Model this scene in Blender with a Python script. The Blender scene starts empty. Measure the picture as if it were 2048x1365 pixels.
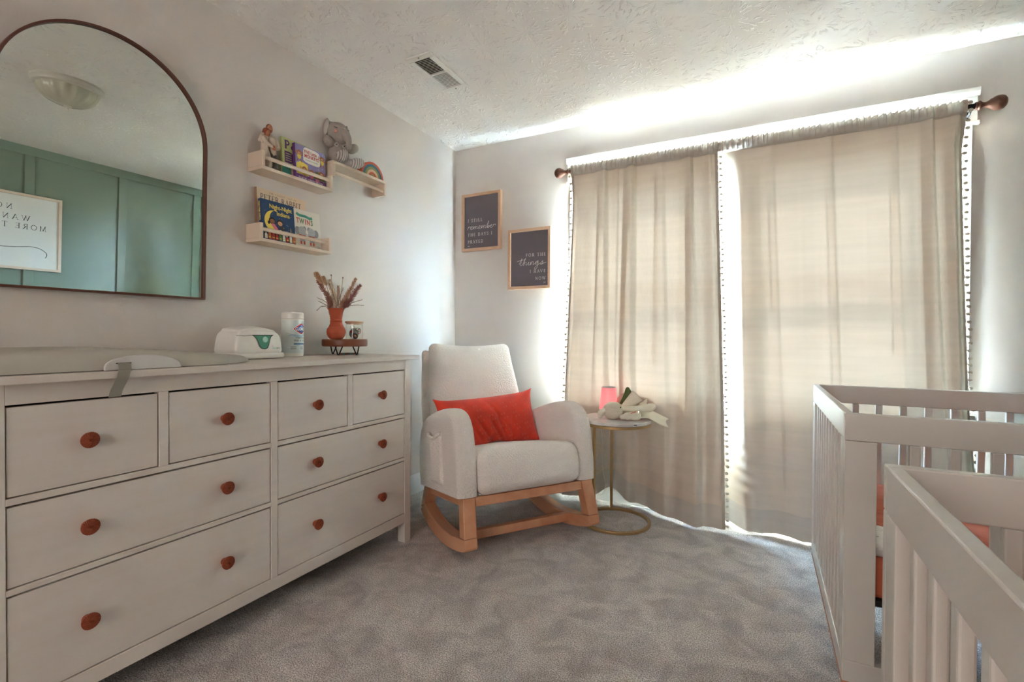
import bpy, math, random
from math import sin, cos, pi, radians, sqrt, atan2, exp
from mathutils import Vector, Matrix
random.seed(7)
SC = bpy.context.scene
COL = SC.collection

# ------------------------------------------------------------------ camera, sky, sun, exposure
D, H, XW, YF = 3.169, 2.4644, 3.66, -0.95          # back wall, ceiling, right wall, front wall
cd = bpy.data.cameras.new('camera')
cam = bpy.data.objects.new('camera', cd)
COL.objects.link(cam)
yaw, pitch, roll = radians(27.3702), radians(-0.6367), radians(0.3007)
f = Vector((-sin(yaw) * cos(pitch), cos(yaw) * cos(pitch), sin(pitch)))
r = Vector((cos(yaw), sin(yaw), 0))
u = r.cross(f)
r2 = r * cos(roll) + u * sin(roll)
u2 = u * cos(roll) - r * sin(roll)
cam.matrix_world = Matrix(((r2.x, u2.x, -f.x, 2.0747), (r2.y, u2.y, -f.y, 0.1083), (r2.z, u2.z, -f.z, 1.0687), (0, 0, 0, 1)))
cd.sensor_width = 36.0
cd.lens = 963.72 / 2048 * 36.0
cd.clip_start = 0.02
SC.camera = cam

w = bpy.data.worlds.new('sky')
SC.world = w
w.use_nodes = True
nt = w.node_tree
bg = nt.nodes['Background']
tc = nt.nodes.new('ShaderNodeTexCoord')
sp = nt.nodes.new('ShaderNodeSeparateXYZ')
rp = nt.nodes.new('ShaderNodeValToRGB')
mr = nt.nodes.new('ShaderNodeMapRange')
mr.inputs['From Min'].default_value = -1
nt.links.new(tc.outputs['Generated'], sp.inputs[0])
nt.links.new(sp.outputs['Z'], mr.inputs['Value'])
nt.links.new(mr.outputs[0], rp.inputs[0])
rp.color_ramp.elements[0].position = 0.46
rp.color_ramp.elements[0].color = (0.10, 0.10, 0.095, 1)
rp.color_ramp.elements[1].position = 0.56
rp.color_ramp.elements[1].color = (0.50, 0.74, 1.0, 1)
nt.links.new(rp.outputs[0], bg.inputs['Color'])
bg.inputs['Strength'].default_value = 80.0

sl = bpy.data.lights.new('sun', 'SUN')
sl.energy = 51
sl.angle = radians(5)
sl.color = (0.83, 0.92, 1.0)
so = bpy.data.objects.new('sun', sl)
COL.objects.link(so)
so.location = (6, 8, 9)
so.rotation_euler = Vector((-0.6, -0.8, -1.10)).to_track_quat('-Z', 'Y').to_euler()

def portal(name, loc, rx, sx, sy):
    l = bpy.data.lights.new(name, 'AREA')
    l.shape = 'RECTANGLE'
    l.size, l.size_y = sx, sy
    l.cycles.is_portal = True
    o = bpy.data.objects.new(name, l)
    COL.objects.link(o)
    o.location = loc
    o.rotation_euler = (rx, 0, 0)
portal('window_portal', ((0.985 + 2.90) / 2, D + 0.13, 1.395), radians(-90), 1.915, 1.39)
DX0, DX1, DZ1 = 0.4, 3.2, 2.25  # added front wall opening, sized to let the fill light in
hl = bpy.data.lights.new('fill_light', 'AREA')      # added fill light behind the camera, in an unseen made-up hall
hl.shape = 'RECTANGLE'
hl.size, hl.size_y = 1.8, 1.2
hl.energy = 5.6
hl.color = (1.0, 0.92, 0.86)
ho = bpy.data.objects.new('fill_light', hl)
COL.objects.link(ho)
ho.location = (1.5, YF - 1.45, 1.4)
ho.rotation_euler = (radians(90), 0, 0)

vs = SC.view_settings
vs.view_transform = 'Standard'
vs.look = 'None'
vs.gamma = 1.0
vs.use_curve_mapping = False
vs.exposure = 3.02
SC.cycles.max_bounces = 10
SC.cycles.diffuse_bounces = 6
SC.cycles.transparent_max_bounces = 12
SC.cycles.use_denoising = True
SC.cycles.caustics_refractive = False
SC.cycles.caustics_reflective = False
SC.cycles.sample_clamp_indirect = 40.0

# ------------------------------------------------------------------ materials
def lin(c):
    c = c / 255.0
    return c / 12.92 if c <= 0.04045 else ((c + 0.055) / 1.055) ** 2.4
def rgb(t):
    return (lin(t[0]), lin(t[1]), lin(t[2]), 1.0)
MATS = {}
def mat(name, col, rough=0.5, metal=0.0, bump=None, var=None, spec=None, sheen=0.0, stretch=None, coords='Object', emit=None):
    """bump=(scale,strength,detail), var=(scale, second colour, contrast)"""
    if name in MATS:
        return MATS[name]
    m = bpy.data.materials.new(name)
    m.use_nodes = True
    n, l = m.node_tree.nodes, m.node_tree.links
    b = n['Principled BSDF']
    b.inputs['Base Color'].default_value = rgb(col)
    b.inputs['Roughness'].default_value = rough
    b.inputs['Metallic'].default_value = metal
    if spec is not None:
        b.inputs['Specular IOR Level'].default_value = spec
    if sheen:
        b.inputs['Sheen Weight'].default_value = sheen
        b.inputs['Sheen Roughness'].default_value = 0.5
    if emit:
        b.inputs['Emission Color'].default_value = rgb(emit[0])
        b.inputs['Emission Strength'].default_value = emit[1]
    vec = None
    if bump or var:
        t = n.new('ShaderNodeTexCoord')
        vec = t.outputs[coords]
        if stretch:
            mp = n.new('ShaderNodeMapping')
            mp.inputs['Scale'].default_value = stretch
            l.new(vec, mp.inputs[0])
            vec = mp.outputs[0]
    if var:
        no = n.new('ShaderNodeTexNoise')
        no.inputs['Scale'].default_value = var[0]
        no.inputs['Detail'].default_value = 5
        l.new(vec, no.inputs['Vector'])
        cr = n.new('ShaderNodeValToRGB')
        k = var[2] if len(var) > 2 else 0.5
        cr.color_ramp.elements[0].position = 0.5 - 0.5 * k * 0.5
        cr.color_ramp.elements[1].position = 0.5 + 0.5 * k * 0.5
        cr.color_ramp.elements[0].color = rgb(col)
        cr.color_ramp.elements[1].color = rgb(var[1])
        l.new(no.outputs['Fac'], cr.inputs[0])
        l.new(cr.outputs[0], b.inputs['Base Color'])
    if bump:
        no = n.new('ShaderNodeTexNoise')
        no.inputs['Scale'].default_value = bump[0]
        no.inputs['Detail'].default_value = bump[2] if len(bump) > 2 else 3
        l.new(vec, no.inputs['Vector'])
        bu = n.new('ShaderNodeBump')
        bu.inputs['Strength'].default_value = bump[1]
        bu.inputs['Distance'].default_value = bump[3] if len(bump) > 3 else 0.004
        l.new(no.outputs['Fac'], bu.inputs['Height'])
        l.new(bu.outputs[0], b.inputs['Normal'])
    MATS[name] = m
    return m

def wood(name, c1, c2, rough=0.45, axis=1, scale=14):
    st = [9.0, 9.0, 9.0]
    st[axis] = 0.7
    return mat(name, c1, rough, var=(scale / 9.0, c2, 1.3), bump=(scale * 1.5, 0.12, 4, 0.001), stretch=tuple(st))

M_wall = mat('greige_paint', (214, 206, 199), 0.42, bump=(230, 0.25, 3, 0.002), spec=0.45)
M_backwall = M_wall
M_white = mat('white_trim_paint', (238, 237, 234), 0.35)
M_green = mat('green_paint', (128, 144, 130), 0.28, bump=(180, 0.1, 2, 0.001))
M_dresser = mat('greige_lacquer', (220, 212, 206), 0.42, var=(3.0, (216, 208, 200), 0.8), stretch=(3, 0.6, 14), bump=(30, 0.06, 4, 0.001))
M_crib = mat('crib_paint', (208, 204, 198), 0.35)
M_dark = mat('dark_gap', (22, 20, 19), 0.8)
M_knob = mat('terracotta_cord', (158, 74, 40), 0.5, var=(120, (128, 56, 30), 1.0))
M_frame_brown = wood('walnut_frame', (104, 62, 46), (84, 48, 36), 0.4, 2)
M_shelf = wood('pale_pine', (228, 210, 192), (216, 196, 176), 0.55, 1, 10)
M_oak = wood('light_oak', (216, 178, 148), (198, 156, 126), 0.5, 2, 12)
M_chairwood = wood('rubberwood', (222, 170, 134), (194, 128, 92), 0.4, 1, 12)
M_walnut = wood('walnut_slab', (142, 86, 58), (106, 60, 40), 0.42, 1, 12)
M_black = mat('black_metal', (30, 30, 31), 0.45, 0.6)
M_gold = mat('brushed_brass', (190, 158, 112), 0.35, 0.9)
M_marble = mat('white_marble', (236, 232, 228), 0.2, var=(9, (205, 203, 202), 0.45))
M_white_plastic = mat('white_plastic', (235, 234, 228), 0.3)
M_pad = mat('grey_foam_skin', (186, 182, 172), 0.5)
M_bracket = mat('pale_plastic', (206, 204, 202), 0.4)
M_strap = mat('grey_webbing', (150, 148, 138), 0.75, bump=(900, 0.4, 2, 0.001))
M_terracotta = mat('terracotta', (186, 88, 58), 0.75, bump=(60, 0.1, 3, 0.002))
M_red = mat('red_velvet', (240, 64, 34), 0.8, sheen=0.4, bump=(140, 0.3, 4, 0.002), var=(9, (204, 46, 24), 0.8))
M_stitch = mat('pale_stitching', (226, 130, 108), 0.8)
M_rust = mat('rust_sheet', (196, 104, 74), 0.85, bump=(20, 0.7, 2, 0.004), stretch=(1, 9, 1), var=(5, (178, 88, 60), 0.8))
M_rustdark = mat('rust_sheet_shaded', (150, 62, 36), 0.85, bump=(200, 0.3, 2, 0.002))  # shade of the mattress side put into a darker copy of the rust
M_edgewood = wood('raw_edge_wood', (196, 132, 98), (176, 112, 80), 0.6, 1, 12)
M_black_matte = mat('charcoal_print', (108, 100, 107), 0.55)
M_ink = mat('white_print', (236, 232, 230), 0.7)
M_blackink = mat('black_print', (34, 33, 33), 0.7)
M_steel = mat('steel', (150, 152, 150), 0.3, 0.9)
M_finial = wood('turned_wood', (128, 92, 76), (104, 70, 56), 0.4, 0, 10)
M_lampmetal = mat('lamp_white_metal', (206, 204, 196), 0.4)

def boucle(name, col, scale=260, strength=0.8, dist=0.006):
    return mat(name, col, 0.95, bump=(scale, strength, 2, dist), sheen=0.3, spec=0.1)
M_boucle = boucle('boucle', (238, 231, 226), 130, 0.8, 0.009)
M_plush = mat('grey_knit', (176, 167, 160), 0.95, bump=(500, 0.6, 2, 0.003), sheen=0.3, spec=0.1)
M_plushlight = mat('pale_knit', (205, 200, 194), 0.95, bump=(500, 0.6, 2, 0.003), spec=0.1)
M_lovey = mat('cream_knit', (232, 224, 208), 0.95, bump=(90, 0.9, 1, 0.003), stretch=(1, 1, 5), spec=0.1)
M_loveycloth = mat('cream_cloth', (236, 228, 210), 0.95, bump=(300, 0.4, 1, 0.002), sheen=0.2, spec=0.1)

def glass_thin(name, tint=(255, 255, 255), gloss=0.08, rough=0.0):
    if name in MATS: return MATS[name]
    m = bpy.data.materials.new(name)
    m.use_nodes = True
    n, l = m.node_tree.nodes, m.node_tree.links
    n.remove(n['Principled BSDF'])
    t = n.new('ShaderNodeBsdfTransparent'); t.inputs[0].default_value = rgb(tint)
    g = n.new('ShaderNodeBsdfGlossy'); g.inputs['Roughness'].default_value = rough
    lw = n.new('ShaderNodeLayerWeight'); pw_ = n.new('ShaderNodeMath'); pw_.operation = 'POWER'; pw_.inputs[1].default_value = 4
    fr = n.new('ShaderNodeMath'); fr.operation = 'MULTIPLY_ADD'; fr.inputs[1].default_value = 0.5; fr.inputs[2].default_value = 0.03
    l.new(lw.outputs['Facing'], pw_.inputs[0]); l.new(pw_.outputs[0], fr.inputs[0])
    mx = n.new('ShaderNodeMixShader')
    l.new(fr.outputs[0], mx.inputs[0]); l.new(t.outputs[0], mx.inputs[1]); l.new(g.outputs[0], mx.inputs[2])
    l.new(mx.outputs[0], n['Material Output'].inputs[0])
    MATS[name] = m
    return m
M_glass = glass_thin('window_glass', (250, 253, 252))
M_jar = glass_thin('jar_glass', (252, 253, 252))

def fabric(name, col, tcol, tfac, thin=False):
    m = bpy.data.materials.new(name)
    m.use_nodes = True
    n, l = m.node_tree.nodes, m.node_tree.links
    n.remove(n['Principled BSDF'])
    tcn = n.new('ShaderNodeTexCoord')
    mp = n.new('ShaderNodeMapping'); mp.inputs['Scale'].default_value = (2.0, 1, 26)
    no = n.new('ShaderNodeTexNoise'); no.inputs['Scale'].default_value = 1.3; no.inputs['Detail'].default_value = 3
    l.new(tcn.outputs['Object'], mp.inputs[0]); l.new(mp.outputs[0], no.inputs['Vector'])
    rng = n.new('ShaderNodeMapRange')
    rng.inputs['To Min'].default_value = 0.95; rng.inputs['To Max'].default_value = 1.03
    rng.inputs['From Min'].default_value = 0.3; rng.inputs['From Max'].default_value = 0.7
    l.new(no.outputs['Fac'], rng.inputs['Value'])
    def tint(c):
        mxc = n.new('ShaderNodeVectorMath'); mxc.operation = 'SCALE'
        mxc.inputs[0].default_value = rgb(c)[:3]
        l.new(rng.outputs[0], mxc.inputs['Scale'])
        return mxc.outputs[0]
    nf = n.new('ShaderNodeTexNoise'); nf.inputs['Scale'].default_value = 700; nf.inputs['Detail'].default_value = 1
    l.new(tcn.outputs['Object'], nf.inputs['Vector'])
    bu = n.new('ShaderNodeBump'); bu.inputs['Strength'].default_value = 0.25; bu.inputs['Distance'].default_value = 0.002
    l.new(nf.outputs['Fac'], bu.inputs['Height'])
    d = n.new('ShaderNodeBsdfDiffuse'); t = n.new('ShaderNodeBsdfTranslucent')
    l.new(tint(col), d.inputs[0]); l.new(tint(tcol), t.inputs[0])
    if thin:                                        # blown-out bright strip put into the translucency colour along one edge
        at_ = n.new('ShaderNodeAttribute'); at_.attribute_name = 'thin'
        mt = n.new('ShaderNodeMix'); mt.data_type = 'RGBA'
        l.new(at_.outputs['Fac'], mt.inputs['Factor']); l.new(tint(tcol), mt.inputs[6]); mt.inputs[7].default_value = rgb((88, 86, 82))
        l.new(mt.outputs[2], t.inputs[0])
    l.new(bu.outputs[0], d.inputs['Normal'])
    gl = n.new('ShaderNodeBsdfGlossy'); gl.inputs['Roughness'].default_value = 0.42
    gl.inputs[0].default_value = (0.9, 0.88, 0.84, 1)
    mx = n.new('ShaderNodeMixShader'); mx.inputs[0].default_value = tfac
    l.new(d.outputs[0], mx.inputs[1]); l.new(t.outputs[0], mx.inputs[2])
    m2 = n.new('ShaderNodeMixShader'); m2.inputs[0].default_value = 0.06
    l.new(mx.outputs[0], m2.inputs[1]); l.new(gl.outputs[0], m2.inputs[2])
    l.new(m2.outputs[0], n['Material Output'].inputs[0])
    MATS[name] = m
    return m
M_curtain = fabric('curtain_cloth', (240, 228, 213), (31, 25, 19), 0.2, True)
M_curtain2 = fabric('curtain_double_cloth', (220, 214, 204), (26, 24, 20), 0.15)
M_trimtape = mat('trim_tape', (186, 178, 166), 0.9, bump=(900, 0.5, 1, 0.001))
M_pom = mat('pompom_yarn', (196, 188, 176), 0.95, bump=(900, 0.8, 1, 0.002))

def m_ceiling():
    m = mat('stomped_ceiling', (236, 233, 229), 0.75)
    n, l = m.node_tree.nodes, m.node_tree.links
    b = n['Principled BSDF']
    t = n.new('ShaderNodeTexCoord')
    def rosette(scale, off):
        mp = n.new('ShaderNodeMapping'); mp.inputs['Location'].default_value = off
        l.new(t.outputs['Object'], mp.inputs[0])
        fl = n.new('ShaderNodeVectorMath'); fl.operation = 'MULTIPLY'; fl.inputs[1].default_value = (1, 1, 0)
        l.new(mp.outputs[0], fl.inputs[0])
        vo = n.new('ShaderNodeTexVoronoi'); vo.voronoi_dimensions = '2D'
        vo.inputs['Scale'].default_value = scale; vo.inputs['Randomness'].default_value = 0.75
        l.new(fl.outputs[0], vo.inputs['Vector'])
        sc = n.new('ShaderNodeVectorMath'); sc.operation = 'SUBTRACT'
        l.new(fl.outputs[0], sc.inputs[0]); l.new(vo.outputs['Position'], sc.inputs[1])
        se = n.new('ShaderNodeSeparateXYZ'); l.new(sc.outputs[0], se.inputs[0])
        at = n.new('ShaderNodeMath'); at.operation = 'ARCTAN2'
        l.new(se.outputs['Y'], at.inputs[0]); l.new(se.outputs['X'], at.inputs[1])
        ln = n.new('ShaderNodeVectorMath'); ln.operation = 'LENGTH'; l.new(sc.outputs[0], ln.inputs[0])
        a2 = n.new('ShaderNodeMath'); a2.operation = 'MULTIPLY'; a2.inputs[1].default_value = 5.5; l.new(at.outputs[0], a2.inputs[0])
        r2_ = n.new('ShaderNodeMath'); r2_.operation = 'MULTIPLY'; r2_.inputs[1].default_value = 22; l.new(ln.outputs['Value'], r2_.inputs[0])
        sc3 = n.new('ShaderNodeSeparateColor'); l.new(vo.outputs['Color'], sc3.inputs[0])
        c5 = n.new('ShaderNodeMath'); c5.operation = 'MULTIPLY'; c5.inputs[1].default_value = 50; l.new(sc3.outputs[0], c5.inputs[0])
        cb = n.new('ShaderNodeCombineXYZ')
        l.new(a2.outputs[0], cb.inputs[0]); l.new(r2_.outputs[0], cb.inputs[1]); l.new(c5.outputs[0], cb.inputs[2])
        no = n.new('ShaderNodeTexNoise'); no.inputs['Scale'].default_value = 1.0; no.inputs['Detail'].default_value = 2
        l.new(cb.outputs[0], no.inputs['Vector'])
        cr = n.new('ShaderNodeValToRGB'); cr.color_ramp.elements[0].position = 0.57; cr.color_ramp.elements[1].position = 0.64
        l.new(no.outputs['Fac'], cr.inputs[0])
        mk = n.new('ShaderNodeValToRGB')
        e = mk.color_ramp.elements
        e[0].position = 0.015; e[0].color = (0, 0, 0, 1)
        e[1].position = 0.05; e[1].color = (1, 1, 1, 1)
        x = e.new(0.10); x.color = (0.8, 0.8, 0.8, 1)
        x = e.new(0.155); x.color = (0, 0, 0, 1)
        l.new(ln.outputs['Value'], mk.inputs[0])
        mu = n.new('ShaderNodeMath'); mu.operation = 'MULTIPLY'
        l.new(cr.outputs[0], mu.inputs[0]); l.new(mk.outputs[0], mu.inputs[1])
        return mu.outputs[0]
    a = rosette(4.9, (0, 0, 0))
    bu = n.new('ShaderNodeBump'); bu.inputs['Strength'].default_value = 0.7; bu.inputs['Distance'].default_value = 0.008
    l.new(a, bu.inputs['Height'])
    l.new(bu.outputs[0], b.inputs['Normal'])
    return m
M_ceiling = m_ceiling()

def m_carpet():
    m = mat('carpet', (160, 150, 143), 0.97, spec=0.05, sheen=0.2)
    n, l = m.node_tree.nodes, m.node_tree.links
    b = n['Principled BSDF']
    t = n.new('ShaderNodeTexCoord')
    def noise(s, d, dist=0.0):
        q = n.new('ShaderNodeTexNoise'); q.inputs['Scale'].default_value = s; q.inputs['Detail'].default_value = d
        q.inputs['Distortion'].default_value = dist
        l.new(t.outputs['Object'], q.inputs['Vector']); return q.outputs['Fac']
    def ramp(x, p0, c0, p1, c1):
        q = n.new('ShaderNodeValToRGB'); q.color_ramp.elements[0].position = p0; q.color_ramp.elements[1].position = p1
        q.color_ramp.elements[0].color = c0; q.color_ramp.elements[1].color = c1
        l.new(x, q.inputs[0]); return q.outputs[0]
    fine = ramp(noise(240, 3), 0.36, rgb((158, 151, 150)), 0.62, rgb((255, 252, 252)))
    big = ramp(noise(8.5, 6, 0.8), 0.34, rgb((214, 211, 209)), 0.62, rgb((255, 252, 248)))
    mx = n.new('ShaderNodeMix'); mx.data_type = 'RGBA'; mx.blend_type = 'MULTIPLY'; mx.inputs['Factor'].default_value = 1.0
    l.new(fine, mx.inputs[6]); l.new(big, mx.inputs[7])
    l.new(mx.outputs[2], b.inputs['Base Color'])
    bu = n.new('ShaderNodeBump'); bu.inputs['Strength'].default_value = 0.9; bu.inputs['Distance'].default_value = 0.010
    ad = n.new('ShaderNodeMath'); ad.operation = 'ADD'
    l.new(noise(210, 3), ad.inputs[0]); l.new(noise(55, 3, 0.4), ad.inputs[1])
    l.new(ad.outputs[0], bu.inputs['Height']); l.new(bu.outputs[0], b.inputs['Normal'])
    return m
M_carpet = m_carpet()

# ------------------------------------------------------------------ mesh builder
class MB:
    def __init__(s):
        s.v, s.f, s.m = [], [], []
    def add(s, vs_, fs, mi=0):
        o = len(s.v)
        s.v += [tuple(p) for p in vs_]
        for q in fs:
            s.f.append([i + o for i in q]); s.m.append(mi)
        return s
    def box(s, x0, x1, y0, y1, z0, z1, mi=0):
        return s.hexa([(x0, y0, z0), (x1, y0, z0), (x1, y1, z0), (x0, y1, z0), (x0, y0, z1), (x1, y0, z1), (x1, y1, z1), (x0, y1, z1)], mi)
    def hexa(s, p, mi=0):
        return s.add(p, [(0, 3, 2, 1), (4, 5, 6, 7), (0, 1, 5, 4), (1, 2, 6, 5), (2, 3, 7, 6), (3, 0, 4, 7)], mi)
    def prism(s, poly, fn, t0, t1, mi=0):
        n = len(poly)
        vs_ = [fn(a, b, t0) for a, b in poly] + [fn(a, b, t1) for a, b in poly]
        return s.add(vs_, [list(range(n))[::-1], list(range(n, 2 * n))] + [(i, (i + 1) % n, n + (i + 1) % n, n + i) for i in range(n)], mi)
    def flat(s, poly, fn, mi=0):
        return s.add([fn(a, b) for a, b in poly], [list(range(len(poly)))], mi)
    def tube(s, pts, rad, n=10, closed=False, caps=True, mi=0, sq=None):
        P = [Vector(p) for p in pts]
        k = len(P)
        R = rad if isinstance(rad, (list, tuple)) else [rad] * k
        ts = []
        for i in range(k):
            a = P[(i - 1) % k] if (closed or i > 0) else P[i]
            b = P[(i + 1) % k] if (closed or i < k - 1) else P[i]
            ts.append((b - a).normalized())
        up = Vector((0, 0, 1)) if abs(ts[0].z) < 0.9 else Vector((1, 0, 0))
        nx = ts[0].cross(up).normalized()
        vs_ = []
        for i in range(k):
            nx = (nx - ts[i] * nx.dot(ts[i])).normalized()
            ny = ts[i].cross(nx)
            for j in range(n):
                a = 2 * pi * j / n + (pi / 4 if sq else 0)
                vs_.append(P[i] + (nx * cos(a) + ny * sin(a)) * R[i])
        fs = []
        for i in range(k if closed else k - 1):
            i2 = (i + 1) % k
            for j in range(n):
                j2 = (j + 1) % n
                fs.append((i * n + j, i * n + j2, i2 * n + j2, i2 * n + j))
        if caps and not closed:
            fs.append(list(range(n))[::-1]); fs.append([(k - 1) * n + j for j in range(n)])
        return s.add(vs_, fs, mi)
    def limb(s, pts, rad, n=14, mi=0, steps=6):
        """tapered tube with round ends, through the points"""
        P = [Vector(p) for p in pts]; R = list(rad)
        d0 = (P[0] - P[1]).normalized(); d1 = (P[-1] - P[-2]).normalized()
        a, b = [], []
        for i in range(1, 5):
            t = i / 4.2 * pi / 2
            a.append((P[0] + d0 * R[0] * sin(t), R[0] * cos(t)))
            b.append((P[-1] + d1 * R[-1] * sin(t), R[-1] * cos(t)))
        pp, rr = catmull(P, R, steps)
        pp = [x for x, _ in a[::-1]] + pp + [x for x, _ in b]
        rr = [x for _, x in a[::-1]] + rr + [x for _, x in b]
        return s.tube(pp, rr, n, mi=mi)
    def lathe(s, prof, n=32, fn=None, mi=0, cap0=True, cap1=True):
        """prof=[(r,z)]; fn maps (x,y,z)"""
        fn = fn or (lambda x, y, z: (x, y, z))
        vs_, fs = [], []
        for (rr, z) in prof:
            for j in range(n):
                a = 2 * pi * j / n
                vs_.append(fn(rr * cos(a), rr * sin(a), z))
        k = len(prof)
        for i in range(k - 1):
            for j in range(n):
                j2 = (j + 1) % n
                fs.append((i * n + j, i * n + j2, (i + 1) * n + j2, (i + 1) * n + j))
        if cap0: fs.append(list(range(n))[::-1])
        if cap1: fs.append([(k - 1) * n + j for j in range(n)])
        return s.add(vs_, fs, mi)
    def ell(s, c, rad, n=20, k=12, mi=0, rot=None):
        vs_, fs = [], []
        Mx = rot or Matrix.Identity(3)
        for i in range(k + 1):
            t = pi * i / k
            for j in range(n):
                a = 2 * pi * j / n
                p = Mx @ Vector((rad[0] * sin(t) * cos(a), rad[1] * sin(t) * sin(a), rad[2] * cos(t)))
                vs_.append((c[0] + p.x, c[1] + p.y, c[2] + p.z))
        for i in range(k):
            for j in range(n):
                j2 = (j + 1) % n
                if i == 0: fs.append((j, n + j, n + j2))
                elif i == k - 1: fs.append((i * n + j, (i + 1) * n + j, i * n + j2))
                else: fs.append((i * n + j, (i + 1) * n + j, (i + 1) * n + j2, i * n + j2))
        return s.add(vs_, fs, mi)
    def grid(s, fn, nu, nv, mi=0, flip=False):
        vs_ = [fn(i / nu, j / nv) for j in range(nv + 1) for i in range(nu + 1)]
        fs = []
        for j in range(nv):
            for i in range(nu):
                a = j * (nu + 1) + i
                q = (a, a + 1, a + nu + 2, a + nu + 1)
                fs.append(q[::-1] if flip else q)
        return s.add(vs_, fs, mi)
    def ribbon(s, pts, hw, fn, mi=0):
        """flat 2D stroke; hw a half width or a list"""
        n = len(pts)
        W_ = hw if isinstance(hw, (list, tuple)) else [hw] * n
        L_, R_ = [], []
        for i in range(n):
            a = pts[max(0, i - 1)]; b = pts[min(n - 1, i + 1)]
            dx, dy = b[0] - a[0], b[1] - a[1]
            q = sqrt(dx * dx + dy * dy) or 1
            ox, oy = -dy / q * W_[i], dx / q * W_[i]
            L_.append((pts[i][0] + ox, pts[i][1] + oy)); R_.append((pts[i][0] - ox, pts[i][1] - oy))
        vs_ = [fn(*p) for p in L_] + [fn(*p) for p in R_]
        return s.add(vs_, [(n + i, n + i + 1, i + 1, i) for i in range(n - 1)], mi)
    def disc(s, cx, cy, rx, ry, fn, mi=0, n=24, a0=0, a1=2 * pi):
        full = abs(a1 - a0) > 6.28
        pts = [(cx + rx * cos(a0 + (a1 - a0) * i / n), cy + ry * sin(a0 + (a1 - a0) * i / n)) for i in range(n if full else n + 1)]
        return s.flat(pts, fn, mi)
    def text(s, txt, x, y, size, fn, mi=0, align='LEFT', sx=1.0, bold=0.0, spacing=1.0):
        cu = bpy.data.curves.new('t', 'FONT')
        cu.body = txt; cu.size = size; cu.align_x = align; cu.offset = bold; cu.space_character = spacing
        cu.resolution_u = 4
        o = bpy.data.objects.new('t', cu)
        COL.objects.link(o)
        dg = bpy.context.evaluated_depsgraph_get()
        me = bpy.data.meshes.new_from_object(o.evaluated_get(dg))
        s.add([fn(x + v.co.x * sx, y + v.co.y) for v in me.vertices], [list(p.vertices) for p in me.polygons], mi)
        bpy.data.objects.remove(o); bpy.data.curves.remove(cu); bpy.data.meshes.remove(me)
        return s
    def build(s, name, mats, parent=None, smooth=False, bevel=0.0, sub=0, seg=2, world=True, angle=40, kind=None):
        me = bpy.data.meshes.new(name)
        off = Vector((0, 0, 0))
        if parent is not None and world:
            rt = parent
            while rt.parent is not None: rt = rt.parent
            off = Vector(rt.location)
        me.from_pydata([tuple(Vector(p) - off) for p in s.v], [], s.f)
        mats = mats if isinstance(mats, (list, tuple)) else [mats]
        for m_ in mats: me.materials.append(m_)
        me.polygons.foreach_set('material_index', s.m)
        if smooth:
            me.polygons.foreach_set('use_smooth', [True] * len(me.polygons))
            if angle < 180: me.set_sharp_from_angle(angle=radians(angle))
        me.update()
        o = bpy.data.objects.new(name, me)
        COL.objects.link(o)
        if parent is not None: o.parent = parent
        if bevel:
            b = o.modifiers.new('edge', 'BEVEL'); b.width = bevel; b.segments = seg; b.limit_method = 'ANGLE'; b.angle_limit = radians(35)
        if sub:
            q = o.modifiers.new('sub', 'SUBSURF'); q.levels = sub; q.render_levels = sub
        if kind: o['kind'] = kind
        return o

def catmull(P, R=None, steps=6):
    P = [Vector(p) for p in P]
    n = len(P); out, rr = [], []
    for i in range(n - 1):
        p0 = P[max(0, i - 1)]; p1 = P[i]; p2 = P[i + 1]; p3 = P[min(n - 1, i + 2)]
        for k in range(steps):
            t = k / steps
            out.append(0.5 * ((2 * p1) + (p2 - p0) * t + (2 * p0 - 5 * p1 + 4 * p2 - p3) * t * t + (3 * p1 - p0 - 3 * p2 + p3) * t ** 3))
            if R: rr.append(R[i] + (R[i + 1] - R[i]) * (t * t * (3 - 2 * t)))
    out.append(P[-1])
    if R:
        rr.append(R[-1]); return out, rr
    return out
def cat2(pts, steps=6):
    return [(p.x, p.y) for p in catmull([(a, b, 0) for a, b in pts], None, steps)]
def blob(o, voxel, smooth=4):
    """fuse overlapping lumps into one continuous surface"""
    m = o.modifiers.new('fuse', 'REMESH'); m.mode = 'VOXEL'; m.voxel_size = voxel; m.use_smooth_shade = True
    q = o.modifiers.new('soften', 'SMOOTH'); q.factor = 0.5; q.iterations = smooth
    return o

def tag(o, label, cat, group=None):
    o['label'] = label; o['category'] = cat
    if group: o['group'] = group
    return o
def thing(name, label, cat, loc=(0, 0, 0), rotz=0.0, group=None, kind=None):
    o = bpy.data.objects.new(name, None)
    o.empty_display_size = 0.05
    COL.objects.link(o)
    o.location = loc; o.rotation_euler = (0, 0, rotz)
    return tag(o, label, cat, group)
def struct(name, mb, m, parent=None, **k):
    o = mb.build(name, m, parent, **k)
    o['kind'] = 'structure'
    return o
def sbox(name, m, *a, parent=None, bevel=0.0):
    return struct(name, MB().box(*a), m, parent, bevel=bevel)
def copy_part(o, parent, loc=None, rot=None):
    c = o.copy(); COL.objects.link(c); c.parent = parent
    if loc is not None: c.location = loc
    if rot is not None: c.rotation_euler = rot
    return c
def sm(a, b, x):
    t = max(0.0, min(1.0, (x - a) / (b - a))); return t * t * (3 - 2 * t)

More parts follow.
